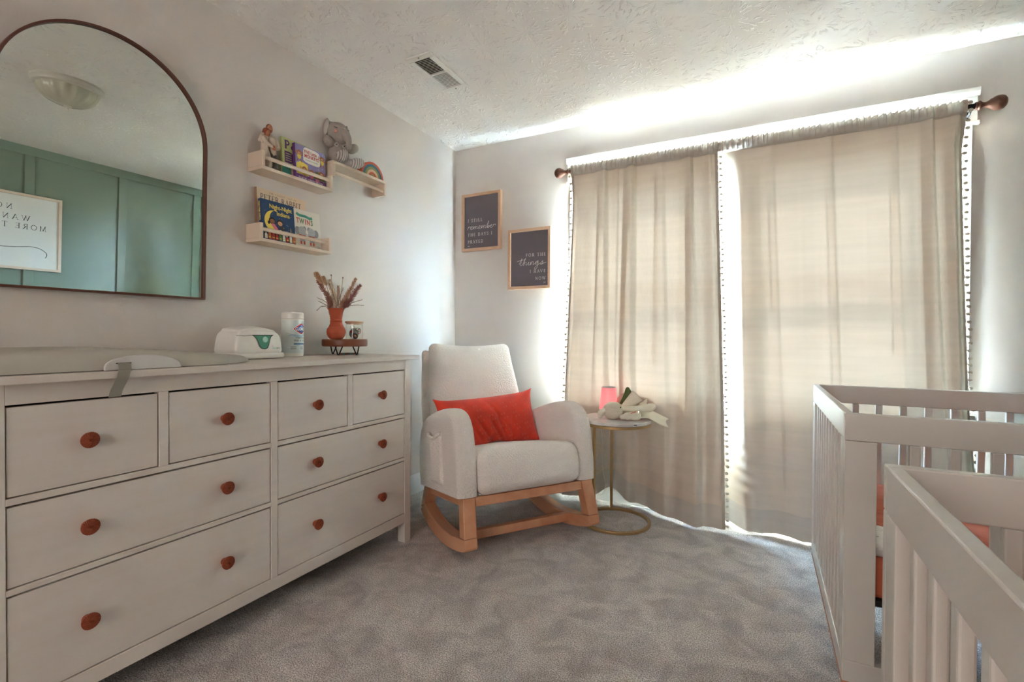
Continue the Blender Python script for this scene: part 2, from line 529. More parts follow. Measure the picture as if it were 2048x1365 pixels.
# serif capitals made of strokes (thick stems, thin hairlines, slab serifs)
def arc(cx, cy, rx, ry, a0, a1, n=14):
    return [(cx + rx * cos(radians(a0 + (a1 - a0) * i / n)), cy + ry * sin(radians(a0 + (a1 - a0) * i / n))) for i in range(n + 1)]
TK, TN = 0.065, 0.026
def _stem(x): return [([(x, 0), (x, 1)], TK), ([(x - .15, .015), (x + .15, .015)], TN), ([(x - .15, .985), (x + .15, .985)], TN)]
def _sf(x, y): return [([(x - .14, y), (x + .14, y)], TN)]
SERIF = {
 'A': (.9, [([(.08, 0), (.43, 1)], TN), ([(.43, 1), (.82, 0)], TK), ([(.2, .34), (.68, .34)], TN)] + _sf(.08, .015) + _sf(.82, .015)),
 'B': (.78, _stem(.2) + [(arc(.35, .74, .28, .245, 90, -90), TK * .8), (arc(.35, .26, .34, .25, 90, -90), TK * .8), ([(.2, .985), (.36, .985)], TN), ([(.2, .5), (.36, .5)], TN), ([(.2, .015), (.36, .015)], TN)]),
 'C': (.88, [(arc(.48, .5, .4, .48, 45, 315, 24), TK * .75), ([(.77, .7), (.77, .98)], TN)]),
 'K': (.92, _stem(.2) + [([(.22, .42), (.72, .985)], TN), ([(.38, .6), (.78, .015)], TK)] + _sf(.78, .015) + _sf(.72, .985)),
 'D': (.9, _stem(.2) + [(arc(.35, .5, .44, .48, 90, -90), TK * .85), ([(.2, .985), (.36, .985)], TN), ([(.2, .015), (.36, .015)], TN)]),
 'E': (.76, _stem(.2) + [([(.2, .985), (.64, .985)], TN), ([(.63, .99), (.63, .8)], TN), ([(.2, .52), (.5, .52)], TN), ([(.5, .6), (.5, .43)], TN), ([(.2, .015), (.68, .015)], TN), ([(.67, .01), (.67, .22)], TN)]),
 'F': (.72, _stem(.2) + [([(.2, .985), (.64, .985)], TN), ([(.63, .99), (.63, .8)], TN), ([(.2, .52), (.5, .52)], TN), ([(.5, .6), (.5, .43)], TN)]),
 'H': (.95, _stem(.2) + _stem(.75) + [([(.2, .52), (.75, .52)], TN)]),
 'I': (.4, _stem(.2)),
 'L': (.72, _stem(.2) + [([(.2, .015), (.64, .015)], TN), ([(.63, .01), (.63, .24)], TN)]),
 'M': (1.1, [([(.15, 0), (.18, 1)], TN), ([(.18, 1), (.52, .05)], TK), ([(.52, .05), (.88, 1)], TN), ([(.88, 1), (.9, 0)], TK)] + _sf(.15, .015) + _sf(.9, .015) + [([(.05, .985), (.2, .985)], TN), ([(.86, .985), (1.0, .985)], TN)]),
 'N': (.98, [([(.18, 0), (.18, 1)], TN), ([(.16, 1), (.78, 0)], TK), ([(.78, 0), (.78, 1)], TN)] + _sf(.18, .015) + _sf(.78, .985) + [([(.03, .985), (.2, .985)], TN)]),
 'O': (.98, [(arc(.48, .5, .4, .48, 0, 360, 32), TK * .75)]),
 'P': (.76, _stem(.2) + [(arc(.36, .735, .29, .25, 90, -90), TK * .8), ([(.2, .985), (.37, .985)], TN), ([(.2, .485), (.37, .485)], TN)]),
 'R': (.86, _stem(.2) + [(arc(.36, .74, .28, .245, 90, -90), TK * .8), ([(.2, .985), (.37, .985)], TN), ([(.2, .495), (.37, .495)], TN), ([(.4, .5), (.75, 0)], TK)] + _sf(.76, .015)),
 'S': (.66, [(cat2([(.55, .78), (.5, .94), (.32, .985), (.15, .9), (.12, .72), (.3, .55), (.5, .43), (.57, .25), (.48, .07), (.3, .015), (.14, .08), (.1, .26)], 5), TK * .62)]),
 'T': (.82, _stem(.4) + [([(.05, .985), (.75, .985)], TN), ([(.06, .99), (.06, .8)], TN), ([(.74, .99), (.74, .8)], TN)]),
 'V': (.9, [([(.08, 1), (.45, 0)], TK), ([(.45, 0), (.8, 1)], TN)] + _sf(.08, .985) + _sf(.8, .985)),
 'W': (1.3, [([(.1, 1), (.42, 0)], TK), ([(.42, 0), (.66, .95)], TN), ([(.62, 1), (.93, 0)], TK), ([(.93, 0), (1.2, 1)], TN)] + _sf(.1, .985) + _sf(.64, .985) + _sf(1.2, .985)),
 'Y': (.86, [([(.08, 1), (.43, .48)], TK), ([(.43, .48), (.76, 1)], TN), ([(.43, 0), (.43, .5)], TK)] + _sf(.08, .985) + _sf(.76, .985) + _sf(.43, .015)),
}
def serif_width(t, h, sp):
    return sum((SERIF[c][0] if c != ' ' else .45) * h + sp for c in t) - sp
def serif(mb, t, x, y, h, fn, sp=0.0, mi=0, sx=1.0, align='LEFT', wt=1.0):
    if align == 'RIGHT': x -= serif_width(t, h, sp) * sx
    for c in t:
        if c == ' ':
            x += (.45 * h + sp) * sx; continue
        wd, st = SERIF[c]
        for pts, hw in st:
            mb.ribbon([(x + a * h * sx, y + b * h) for a, b in pts], hw * h * wt, fn, mi)
        x += (wd * h + sp) * sx
SCRIPT = {
 'r': (.5, [(0, 0), (.08, .95), (.1, .6), (.28, .95), (.46, .9), (.5, .5)]),
 'e': (.62, [(0, .3), (.3, .55), (.4, .88), (.24, 1), (.1, .6), (.16, .1), (.36, .02), (.62, .35)]),
 'm': (1.02, [(0, .3), (.06, .92), (.09, .1), (.26, .92), (.4, .8), (.41, .05), (.52, .6), (.66, .95), (.79, .75), (.8, .1), (1.02, .3)]),
 'b': (.72, [(0, .35), (.24, 1.9), (.3, 2.1), (.26, 1.2), (.2, .1), (.36, .65), (.58, .7), (.62, .2), (.4, 0), (.32, .2), (.72, .5)]),
 't': (.55, [(0, .3), (.26, 1.95), (.22, .3), (.36, .02), (.55, .35)]),
 'h': (.78, [(0, .35), (.26, 1.95), (.2, .9), (.16, 0), (.32, .8), (.52, .82), (.56, .05), (.78, .35)]),
 'i': (.4, [(0, .35), (.16, .9), (.14, .15), (.26, .05), (.4, .35)]),
 'n': (.72, [(0, .35), (.1, .92), (.11, 0), (.28, .85), (.46, .82), (.5, .08), (.72, .35)]),
 'g': (.85, [(0, .35), (.5, .95), (.22, .92), (.06, .45), (.24, .1), (.5, .75), (.5, -.6), (.3, -1.15), (.1, -.85), (.4, -.2), (.85, .35)]),
 's': (.9, [(0, .3), (.36, 1.0), (.3, .65), (.46, .25), (.22, .02), (.06, .15), (.4, .3), (.9, .5)]),
}
def script(mb, t, x, y, h, wd, fn, hw, mi=0):
    tot = sum(SCRIPT[c][0] for c in t); k = wd / tot
    pts = []
    for c in t:
        a, p = SCRIPT[c]
        pts += [(x + (px + py * .12) * k, y + py * h) for px, py in (p if not pts else p[1:])]
        if c == 't': mb.ribbon(cat2([(x - .3 * k, y + 1.2 * h), (x + .3 * k, y + 1.4 * h), (x + .9 * k, y + 1.55 * h)], 4), hw, fn, mi)
        if c == 'i': mb.disc(x + .3 * k, y + 1.4 * h, hw * 1.4, hw * 1.4, fn, mi, 8)
        x += a * k
    mb.ribbon(cat2(pts, 5), hw, fn, mi)

# ------------------------------------------------------------------ the setting
WX0, WX1, WZ0, WZ1 = 0.985, 2.90, 0.70, 2.09       # window opening
T = 0.13
sbox('floor', M_carpet, -T, XW + T, YF - T, D + T, -0.1, 0.0)
sbox('ceiling', M_ceiling, -T, XW + T, YF - T, D + T, H, H + 0.1)
sbox('wall_left', M_wall, -T, 0, YF - T, D + T, 0, H)
sbox('wall_right', M_green, XW, XW + T, YF - T, D + T, 0, H)
b = MB()
b.box(0, WX0, D, D + T, 0, H); b.box(WX1, XW, D, D + T, 0, H)
b.box(WX0, WX1, D, D + T, 0, WZ0); b.box(WX0, WX1, D, D + T, WZ1, H)
struct('wall_back', b, M_backwall)
b = MB()
b.box(0, DX0, YF - T, YF, 0, H); b.box(DX1, XW, YF - T, YF, 0, H); b.box(DX0, DX1, YF - T, YF, DZ1, H)
struct('wall_front', b, M_wall)
b = MB()                                            # unseen recess added around the fill light to shut out the sky
b.box(DX0 - .1, DX1 + .1, YF - 1.65, YF - 1.6, 0, H); b.box(DX0 - .15, DX0 - .1, YF - 1.65, YF - T, 0, H); b.box(DX1 + .1, DX1 + .15, YF - 1.65, YF - T, 0, H)
b.box(DX0 - .15, DX1 + .15, YF - 1.65, YF - T, H, H + .05); b.box(DX0 - .15, DX1 + .15, YF - 1.65, YF - T, -.05, 0)
struct('wall_fill_recess', b, M_wall)

def baseboard(name, p0, p1, nrm, h=0.128):
    """profiled board from p0 to p1, thickness along nrm"""
    prof = [(0, 0), (.014, 0), (.014, h * .72), (.011, h * .8), (.0065, h * .88), (.005, h), (0, h)]
    mb = MB()
    mb.prism(prof, lambda a, z, t: (p0[0] + (p1[0] - p0[0]) * t + nrm[0] * a, p0[1] + (p1[1] - p0[1]) * t + nrm[1] * a, z), 0, 1)
    struct(name, mb, M_white)
baseboard('baseboard_left', (0, YF), (0, D), (1, 0))
baseboard('baseboard_back', (0, D), (XW, D), (0, -1))
baseboard('baseboard_right', (XW, YF), (XW, D), (-1, 0))

# panelling on the green wall
n = 1
sbox('trim_%d' % n, M_green, XW - .018, XW, YF, D, H - .076, H, bevel=.002)
for y0 in (-0.33, 0.36, 1.045, 1.727, 2.395, 3.075):
    n += 1
    sbox('trim_%d' % n, M_green, XW - .018, XW, y0, min(y0 + .066, D), .128, H - .076, bevel=.002)

# window trim: crosshead with cap, side casings, mullion, stool and apron
mb = MB()
mb.box(.912, 2.972, D - .02, D, WZ1 + .002, 2.215)
mb.prism([(0, 2.215), (.02, 2.215), (.024, 2.238), (.024, 2.256), (0, 2.256)], lambda a, z, t: (.912 - a * .45 + t * (2.06 + .9 * a), D - a, z), 0, 1)
mb.box(.905, 2.979, D - .026, D, WZ1 - .008, WZ1 + .008)
n += 1; struct('trim_%d' % n, mb, M_white, bevel=.002)
for x0, x1 in ((.93, WX0 + .012), (WX1 - .012, 2.955), (1.89, 1.995)):
    n += 1; sbox('trim_%d' % n, M_white, x0, x1, D - .018, D + .06, WZ0, WZ1, bevel=.002)
n += 1; sbox('trim_%d' % n, M_white, .91, 2.975, D - .045, D + .05, WZ0 - .022, WZ0 + .002, bevel=.003)
n += 1; sbox('trim_%d' % n, M_white, .93, 2.955, D - .016, D, WZ0 - .11, WZ0 - .022, bevel=.002)

def window(name, x0, x1):
    y0, y1 = D + .045, D + .10
    z0, z1 = WZ0 + .003, WZ1
    zm = (z0 + z1) / 2
    fr = MB()
    fr.box(x0, x0 + .025, y0 - .03, y1, z0, z1); fr.box(x1 - .025, x1, y0 - .03, y1, z0, z1)
    fr.box(x0 + .025, x1 - .025, y0 - .03, y1, z1 - .025, z1); fr.box(x0 + .025, x1 - .025, y0 - .03, y1, z0, z0 + .025)
    w_ = struct(name, fr, M_white, bevel=.002)
    for nm, a, b_, yy in (('upper_sash', zm - .018, z1 - .025, y0 + .028), ('lower_sash', z0 + .025, zm + .018, y0)):
        s = MB(); xa, xb = x0 + .026, x1 - .026; q = .034
        s.box(xa, xa + q, yy, yy + .026, a, b_); s.box(xb - q, xb, yy, yy + .026, a, b_)
        s.box(xa + q, xb - q, yy, yy + .026, a, a + q); s.box(xa + q, xb - q, yy, yy + .026, b_ - q, b_)
        so_ = s.build(nm, M_white, w_, bevel=.002)
        MB().box(xa + q, xb - q, yy + .011, yy + .0135, a + q, b_ - q).build('pane', M_glass, so_)
window('window_1', WX0 + .0, 1.892)
window('window_2', 1.993, WX1)

# ------------------------------------------------------------------ dresser
YL, YR, ZT = 0.511, 2.111, 0.965
dr = thing('dresser', 'long pale greige eight-drawer dresser with terracotta knobs against the wall', 'dresser', (0.25, 1.301, 0))
MB().box(.004, .50, YL, YR, ZT - .02, ZT).build('top', M_dresser, dr, bevel=.0025)
XF = 0.457
for y0, y1 in ((YL + .0206, YL + .0656), (YR - .0656, YR - .0206)):
    MB().box(XF - .045, XF, y0, y1, 0, ZT - .02).build('leg', M_dresser, dr, bevel=.0015)
    MB().box(.01, .055, y0, y1, 0, ZT - .02).build('leg', M_dresser, dr, bevel=.0015)
    ym = (y0 + y1) / 2
    MB().box(.055, XF - .045, ym - .012, ym + .012, .105, ZT - .02).build('side_panel', M_dresser, dr)
LA, LB = YL + .0656, 1.288
RA, RB = 1.314, YR - .0656
fr = MB()
fr.box(XF - .03, XF, LA, RB, .893, ZT - .02)
fr.box(XF - .03, XF, LA, RB, .106, .152)
for a, b_ in ((LA, LB), (RA, RB)):
    fr.box(XF - .03, XF, a, b_, .6475, .6645); fr.box(XF - .03, XF, a, b_, .4265, .4415)
fr.box(XF - .03, XF - .0005, LB, RA, .152, .893)
fr.box(XF - .03, XF - .001, .912, .938, .6645, .893); fr.box(XF - .03, XF - .001, 1.6645, 1.6905, .6645, .893)
fr.build('front_frame', M_dresser, dr, bevel=.0012)
MB().box(.055, XF - .06, LA, RB, .11, ZT - .025).build('carcass', M_dark, dr)

def make_knob():
    mb = MB()
    N, K = 120, 26
    R0, x0 = .0215, .026
    prof = [(.0115, 0), (.0125, .006), (.0165, .014), (.0205, .021), (R0, x0)]
    mb.lathe(prof, N, lambda x, y, z: (z, x, y), cap0=True, cap1=False)
    def face(i, j):
        q = j / K
        a = 2 * pi * i / N
        tw = a * 24 + q * 15.0
        rope = .0014 * (0.5 + 0.5 * sin(tw)) * (0.4 + 0.6 * abs(sin(q * K * pi / 2.0)))
        dome = .0035 * (1 - q * q)
        rr = R0 * q * (1 + .02 * sin(tw) * (q > .9))
        return (x0 + dome + rope * (q > .05), rr * cos(a), rr * sin(a))
    vs_ = [face(i, j) for j in range(K + 1) for i in range(N)]
    fs = [(j * N + i, j * N + (i + 1) % N, (j + 1) * N + (i + 1) % N, (j + 1) * N + i) for j in range(K) for i in range(N)]
    mb.add(vs_, fs)
    return mb
knob0 = None
KY = [0.734, 1.111, 1.488, 1.8654]
def drawer(y0, y1, z0, z1, knobs):
    global knob0
    g = .003
    d = MB().box(XF - .024, XF - .0035, y0 + g, y1 - g, z0 + g, z1 - g - .003).build('drawer', M_dresser, dr, bevel=.0015)
    MB().box(XF - .05, XF - .028, y0 + .02, y1 - .02, z0 + .012, z1 - .02).build('drawer_box', M_dark, d)
    zc = (z0 + z1) / 2
    for ky in knobs:
        kl = Vector((XF - .0037 - .25, ky - 1.301, zc + .004))
        if knob0 is None:
            knob0 = make_knob().build('knob', M_knob, d, smooth=True, world=False, angle=50)
            knob0.location = kl
            knob0['label'] = 'terracotta rope-spiral knob'
        else:
            copy_part(knob0, d, kl, (random.uniform(0, 6), 0, 0))
drawer(LA, .912, .6645, .893, [KY[0]]); drawer(.938, LB, .6645, .893, [KY[1]])
drawer(RA, 1.6645, .6645, .893, [KY[2]]); drawer(1.6905, RB, .6645, .893, [KY[3]])
for z0, z1 in ((.4415, .6475), (.152, .4265)):
    drawer(LA, LB, z0, z1, KY[:2]); drawer(RA, RB, z0, z1, KY[2:])

# ------------------------------------------------------------------ mirror (leans forward a little at the top)
ma = thing('arched_mirror', 'large arched mirror in a thin dark walnut frame above the dresser', 'mirror', (.012, .98, 1.21))
def arch(half, spring, top, inset=0.0, n=40):
    hw = half - inset
    rad = top - inset - spring
    pts = [(-hw, inset), (hw, inset)]
    pts += [(hw * cos(pi * i / n), spring + rad * sin(pi * i / n)) for i in range(n + 1)]
    return pts
HW, SPR, TOP = .312, .605, .915
th, ph = radians(1.6), radians(-1.0)
ma.rotation_euler = (0, th, ph)
outer, inner = arch(HW, SPR, TOP), arch(HW, SPR, TOP, .0085)
mb = MB(); k = len(outer)
vs_ = []
for x in (0.0, .024):
    vs_ += [(x, a, z) for a, z in outer]
for x in (.024, 0.0):
    vs_ += [(x, a, z) for a, z in inner]
fs = []
for i in range(k):
    j = (i + 1) % k
    fs += [(i, j, k + j, k + i), (k + i, k + j, 2 * k + j, 2 * k + i), (2 * k + i, 2 * k + j, 3 * k + j, 3 * k + i)]
mb.add(vs_, fs)
mb.build('frame', M_frame_brown, ma, world=False, bevel=.002)
M_mirror = mat('silvered_glass', (228, 234, 228), 0.0, 1.0)
MB().prism(arch(HW, SPR, TOP, .006), lambda a, z, t: (t, a, z), .004, .013).build('glass', M_mirror, ma, world=False)
MB().box(-.006, .001, -.05, .05, .62, .64).build('wall_hook', M_black, ma, world=False)

# ------------------------------------------------------------------ ceiling lamp, vent, poster (first and last are seen in the mirror)
LX, LY = 1.765, 1.40
cl = thing('ceiling_lamp', 'white flush-mount ceiling lamp with fluted glass bowl', 'ceiling lamp', (LX, LY, H))
MB().lathe([(.168, 0), (.17, -.012), (.16, -.022), (.158, -.03), (.148, -.036)], 64, lambda x, y, z: (x, y, z), cap0=True, cap1=True).build('canopy', M_lampmetal, cl, smooth=True, world=False)
mb = MB(); N, K = 96, 20
def bowl(i, j):
    t = j / K * pi / 2
    a = 2 * pi * i / N
    rr = .142 * cos(t) * (1 + .022 * cos(16 * a) * min(1, 1.6 * cos(t)))
    return (rr * cos(a), rr * sin(a), -.034 - .095 * sin(t))
mb.add([bowl(i, j) for j in range(K + 1) for i in range(N)], [(j * N + i, (j + 1) * N + i, (j + 1) * N + (i + 1) % N, j * N + (i + 1) % N) for j in range(K) for i in range(N)])
M_frost = mat('frosted_glass', (200, 198, 182), 0.25)
mb.build('glass_bowl', M_frost, cl, smooth=True, world=False)
MB().lathe([(.018, -.124), (.02, -.131), (.008, -.135), (.007, -.142), (.010, -.147), (.008, -.154), (.0015, -.16)], 24).build('finial', M_lampmetal, cl, smooth=True, world=False)

vx0, vx1, vy0, vy1 = .462, .614, 2.03, 2.39
ve = thing('ceiling_vent', 'white metal air vent with two banks of slats in the ceiling', 'vent', ((vx0 + vx1) / 2, (vy0 + vy1) / 2, H))
mb = MB(); m_ = .028; zt = H - .008
for a in ((vx0, vx1, vy0, vy0 + m_ * 1.2), (vx0, vx1, vy1 - m_ * 1.2, vy1), (vx0, vx0 + m_, vy0 + m_ * 1.2, vy1 - m_ * 1.2), (vx1 - m_, vx1, vy0 + m_ * 1.2, vy1 - m_ * 1.2)):
    mb.box(a[0], a[1], a[2], a[3], zt, H)
ym = (vy0 + vy1) / 2
mb.box(vx0 + m_, vx1 - m_, ym - .005, ym + .005, zt, H)
M_vent = mat('vent_enamel', (232, 230, 226), 0.4)
mb.build('frame', M_vent, ve, bevel=.002)
MB().box(vx0 + m_, vx1 - m_, vy0 + m_, vy1 - m_, H - .0025, H - .0005).build('duct', M_dark, ve)
for bank, (a, b_, lean) in enumerate(((vy0 + m_ * 1.2, ym - .005, .35), (ym + .005, vy1 - m_ * 1.2, 1.0))):
    mb = MB(); N = 12
    for i in range(N):
        y = a + (b_ - a) * (i + .5) / N
        wd = .0035 + .0045 * bank
        mb.hexa([(vx0 + m_, y - wd, zt + .001), (vx1 - m_, y - wd, zt + .001), (vx1 - m_, y - wd + .002, zt + .001), (vx0 + m_, y - wd + .002, zt + .001),
                 (vx0 + m_, y + wd * lean, H - .002), (vx1 - m_, y + wd * lean, H - .002), (vx1 - m_, y + wd * lean + .002, H - .002), (vx0 + m_, y + wd * lean + .002, H - .002)])
    mb.build('louvre_bank', M_vent, ve)
for y in (vy0 + .014, vy1 - .014): MB().lathe([(.004, H - .0105), (.004, H - .008)], 10, lambda x, yy, z, y=y: (x + (vx0 + vx1) / 2, yy + y, z)).build('screw', M_steel, ve)

def framed(name, label, cat, root, fn_face, wdt, hgt, fw, fd, m_frame, m_paper, inset, text_mb, m_text):
    """fn(a, z, out): along the wall, up, out of the wall"""
    t = thing(name, label, cat, root)
    mb = MB()
    o_ = [(0, 0), (wdt, 0), (wdt, hgt), (0, hgt)]; i_ = [(fw, fw), (wdt - fw, fw), (wdt - fw, hgt - fw), (fw, hgt - fw)]
    vs_ = [fn_face(a, z, 0.001) for a, z in o_] + [fn_face(a, z, fd) for a, z in o_] + [fn_face(a, z, fd) for a, z in i_] + [fn_face(a, z, 0.001) for a, z in i_]
    fs = []
    for i in range(4):
        j = (i + 1) % 4
        fs += [(i, j, 4 + j, 4 + i), (4 + i, 4 + j, 8 + j, 8 + i), (8 + i, 8 + j, 12 + j, 12 + i)]
    mb.add(vs_, fs)
    mb.build('frame', m_frame, t, bevel=.0015)
    MB().prism([(fw * .8, fw * .8), (wdt - fw * .8, fw * .8), (wdt - fw * .8, hgt - fw * .8), (fw * .8, hgt - fw * .8)], lambda a, z, q: fn_face(a, z, q), .002, fd - inset).build('print', m_paper, t)
    text_mb.build('lettering', m_text, t)
    return t

def place_print(x0, x1, z0, z1, label, lines):
    fnf = lambda a, z, q: (x0 + a, D - q, z0 + z)
    fd, ins = .03, .014
    ft = lambda a, z: (x0 + a, D - (fd - ins) - .0006, z0 + z)
    mb = MB(); W_, Hh = x1 - x0, z1 - z0
    lines(mb, ft, W_, Hh)
    framed('framed_print', label, 'framed print', ((x0 + x1) / 2, D, z0), fnf, W_, Hh, .02, fd, M_oak, M_black_matte, ins, mb, M_ink)
def l1(mb, ft, W_, Hh):
    x = .048
    serif(mb, 'I STILL', x, .215, .0225, ft, .0055)
    script(mb, 'remember', x - .002, .160, .024, .236, ft, .0011)
    serif(mb, 'THE DAYS I', x, .110, .0222, ft, .0055)
    serif(mb, 'PRAYED', x, .058, .0222, ft, .0042)
    mb.ribbon(cat2([(x, .036), (x + .004, .041), (x + .008, .036), (x + .012, .041), (x + .016, .036)]), .0008, ft)
def l2(mb, ft, W_, Hh):
    x = W_ - .04
    serif(mb, 'FOR THE', x, .226, .0212, ft, .0058, align='RIGHT')
    script(mb, 'things', x - .205, .166, .026, .205, ft, .0011)
    serif(mb, 'I HAVE', x, .112, .0205, ft, .0062, align='RIGHT')
    serif(mb, 'NOW', x, .062, .0205, ft, .0058, align='RIGHT')
    mb.ribbon(cat2([(x - .016, .040), (x - .012, .045), (x - .008, .040), (x - .004, .045), (x, .040)]), .0008, ft)
place_print(.075, .406, 1.694, 2.116, 'oak-framed charcoal print reading I still remember the days I prayed', l1)
place_print(.467, .796, 1.395, 1.817, 'oak-framed charcoal print reading for the things I have now', l2)

PY, PZ0, PZ1 = 1.968, 1.413, 2.055
mb = MB()
fp = lambda a, z: (XW - .018 - .0122, PY - a, PZ0 + z)
serif(mb, 'NO', .315, .497, .043, fp, .018, wt=.85)
serif(mb, 'WANT', .205, .415, .043, fp, .018, wt=.85)
serif(mb, 'MORE TH', .10, .345, .043, fp, .013, wt=.85)
mb2 = MB()
mb2.ribbon(cat2([(.105, .115), (.095, .135), (.1, .16), (.14, .19), (.2, .2), (.3, .185), (.4, .18), (.5, .2), (.62, .2)], 6), .0022, fp)
pt = framed('framed_poster', 'white poster with black serif lettering in a pale wood frame on the green wall', 'framed poster', (XW - .018, PY - .455, PZ0),
       lambda a, z, q: (XW - .018 - q, PY - a, PZ0 + z), .91, PZ1 - PZ0, .022, .025, M_shelf, mat('poster_paper', (226, 226, 222), .6), .0135, mb, M_blackink)
mb2.build('flourish', M_blackink, pt)

# ------------------------------------------------------------------ curtain rod and curtains
RY, RZ = D - .088, 2.142
ro = thing('curtain_rod', 'black curtain rod with turned wooden finials over the window', 'curtain rod', ((.966 + 2.95) / 2, RY, RZ))
MB().tube([(.955, RY, RZ), (2.965, RY, RZ)], .0125, 16).build('rod', M_black, ro, smooth=True)
FIN = [(.001, 0), (.016, .001), (.018, .006), (.016, .010), (.021, .014), (.021, .018), (.017, .022), (.0125, .028), (.011, .036), (.0135, .044), (.021, .054), (.0225, .057), (.0235, .059), (.030, .070), (.0315, .074), (.0325, .078), (.0325, .090), (.028, .101), (.018, .109), (.001, .113)]
MB().lathe(FIN, 28, lambda x, y, z: (.962 - z, RY + x, RZ + y), cap0=False, cap1=False).build('finial', M_finial, ro, smooth=True, angle=60)
MB().lathe(FIN, 28, lambda x, y, z: (2.94 + z, RY + x, RZ + y), cap0=False, cap1=False).build('finial', M_finial, ro, smooth=True, angle=60)
for bx in (.99, 2.925):
    mb = MB(); mb.tube([(bx, D - .02, RZ - .03), (bx, RY + .01, RZ - .03), (bx, RY - .004, RZ - .018)], .005, 8); mb.box(bx - .011, bx + .011, D - .024, D - .019, RZ - .06, RZ)
    mb.build('bracket', M_black, ro, smooth=True)

ZP, ZHEM = 2.107, .125                              # bottom of the rod pocket, top of the hem
def noise1(x, seed):
    rnd = random.Random(seed); s = 0
    for k in range(6):
        fr_, ph_, am = rnd.uniform(.6, 1.6) * (k + 1), rnd.uniform(0, 6.28), 1 / (k + 1)
        s += am * sin(fr_ * x * 2 * pi + ph_)
    return s / 1.6
def pleat(u_, c, wd, s):
    """a soft overlapping pleat: slow rise, quick return"""
    t = (u_ - c) / wd
    if t < -1 or t > 1: return 0
    return s * (sm(-1, .55, t) if t < .55 else 1 - sm(.55, 1, t))

def left_edges(z):
    q = max(0.0, 1 - z / 2.14)
    return .972 - .085 * q ** 1.2, 1.842 + .068 * q
def right_edges(z):
    q = max(0.0, 1 - z / 2.14)
    return 1.838 + .055 * q, 2.906 + .075 * q ** 1.3
def left_y(u_, z):
    q = max(0.0, 1 - z / 2.14)
    A = .012 + .02 * q
    y = RY + A * .75 * noise1(u_ * 1.25, 3) + .0015 * noise1(u_ * 11, 8) * (1 - q)
    for c, wd, s in ((.22, .055, -.040), (.33, .03, -.014), (.43, .05, -.046), (.62, .05, -.020), (.80, .05, -.034), (.93, .04, -.012)):
        y += pleat(u_ + .03 * q * sin(c * 20), c, wd * (1 + .7 * q), s * (1 - .35 * q))
    # the lower part swings out into the room, except where the side table holds it back
    low = sm(.75, .02, z)
    out = -.115 * sm(.48, .78, u_) * low - .05 * low * sm(.16, .0, u_)
    back = .052 * sm(.18, .34, u_) * sm(.70, .46, u_) * sm(.95, .6, z)
    y += out + back
    y += (D - .056 - y) * sm(.05, .0, u_) * sm(2.10, 1.95, z)
    d = (u_ - .16) * .9 - (z - .14) * .62            # diagonal crease under the table
    y += -.035 * exp(-(d / .05) ** 2) * sm(.10, .2, z) * sm(.6, .5, z) * sm(.5, .38, u_)
    return min(y, D - .036)
def left_bottom(u_):
    return .012 + .012 * (0.5 + .5 * noise1(u_ * 2, 5)) + .075 * exp(-((u_ - .335) / .07) ** 2) + .02 * sm(.62, .4, u_)
def right_y(u_, z):
    q = max(0.0, 1 - z / 2.14)
    A = .010 + .018 * q
    y = RY + A * .5 * noise1(u_ * 1.2, 21) + .001 * noise1(u_ * 12, 12) * (1 - q)
    for c, wd, s in ((.24, .03, -.006), (.49, .03, -.008), (.74, .03, -.007), (.865, .035, -.034), (.95, .04, -.030)):
        y += pleat(u_, c + .01 * q, wd * (1 + .6 * q), s * (1 - .2 * q))
    # left edge tucks behind the other curtain and turns towards the glass
    e = sm(.115, .0, u_)
    y += (.012 + .05 * sm(2.12, 1.9, z)) * e - .03 * exp(-((u_ - .13) / .055) ** 2) * sm(2.12, 1.8, z)
    y += (D - .036 - y) * sm(.955, 1.0, u_) * sm(2.10, 1.95, z)
    low = sm(.85, .02, z)
    y += -.085 * low * sm(.02, .3, u_) - .03 * low * sin(u_ * 14 + 1) * sm(.6, .05, z)
    # puckers beside the inner edge
    y += .006 * sin(z * 95 + u_ * 30) * exp(-((u_ - .1) / .06) ** 2) * exp(-((z - .33) / .12) ** 2)
    return min(y, D - .036)
def right_bottom(u_):
    return .010 + .012 * (0.5 + .5 * noise1(u_ * 3, 15)) + .01 * sm(.1, 0, u_)

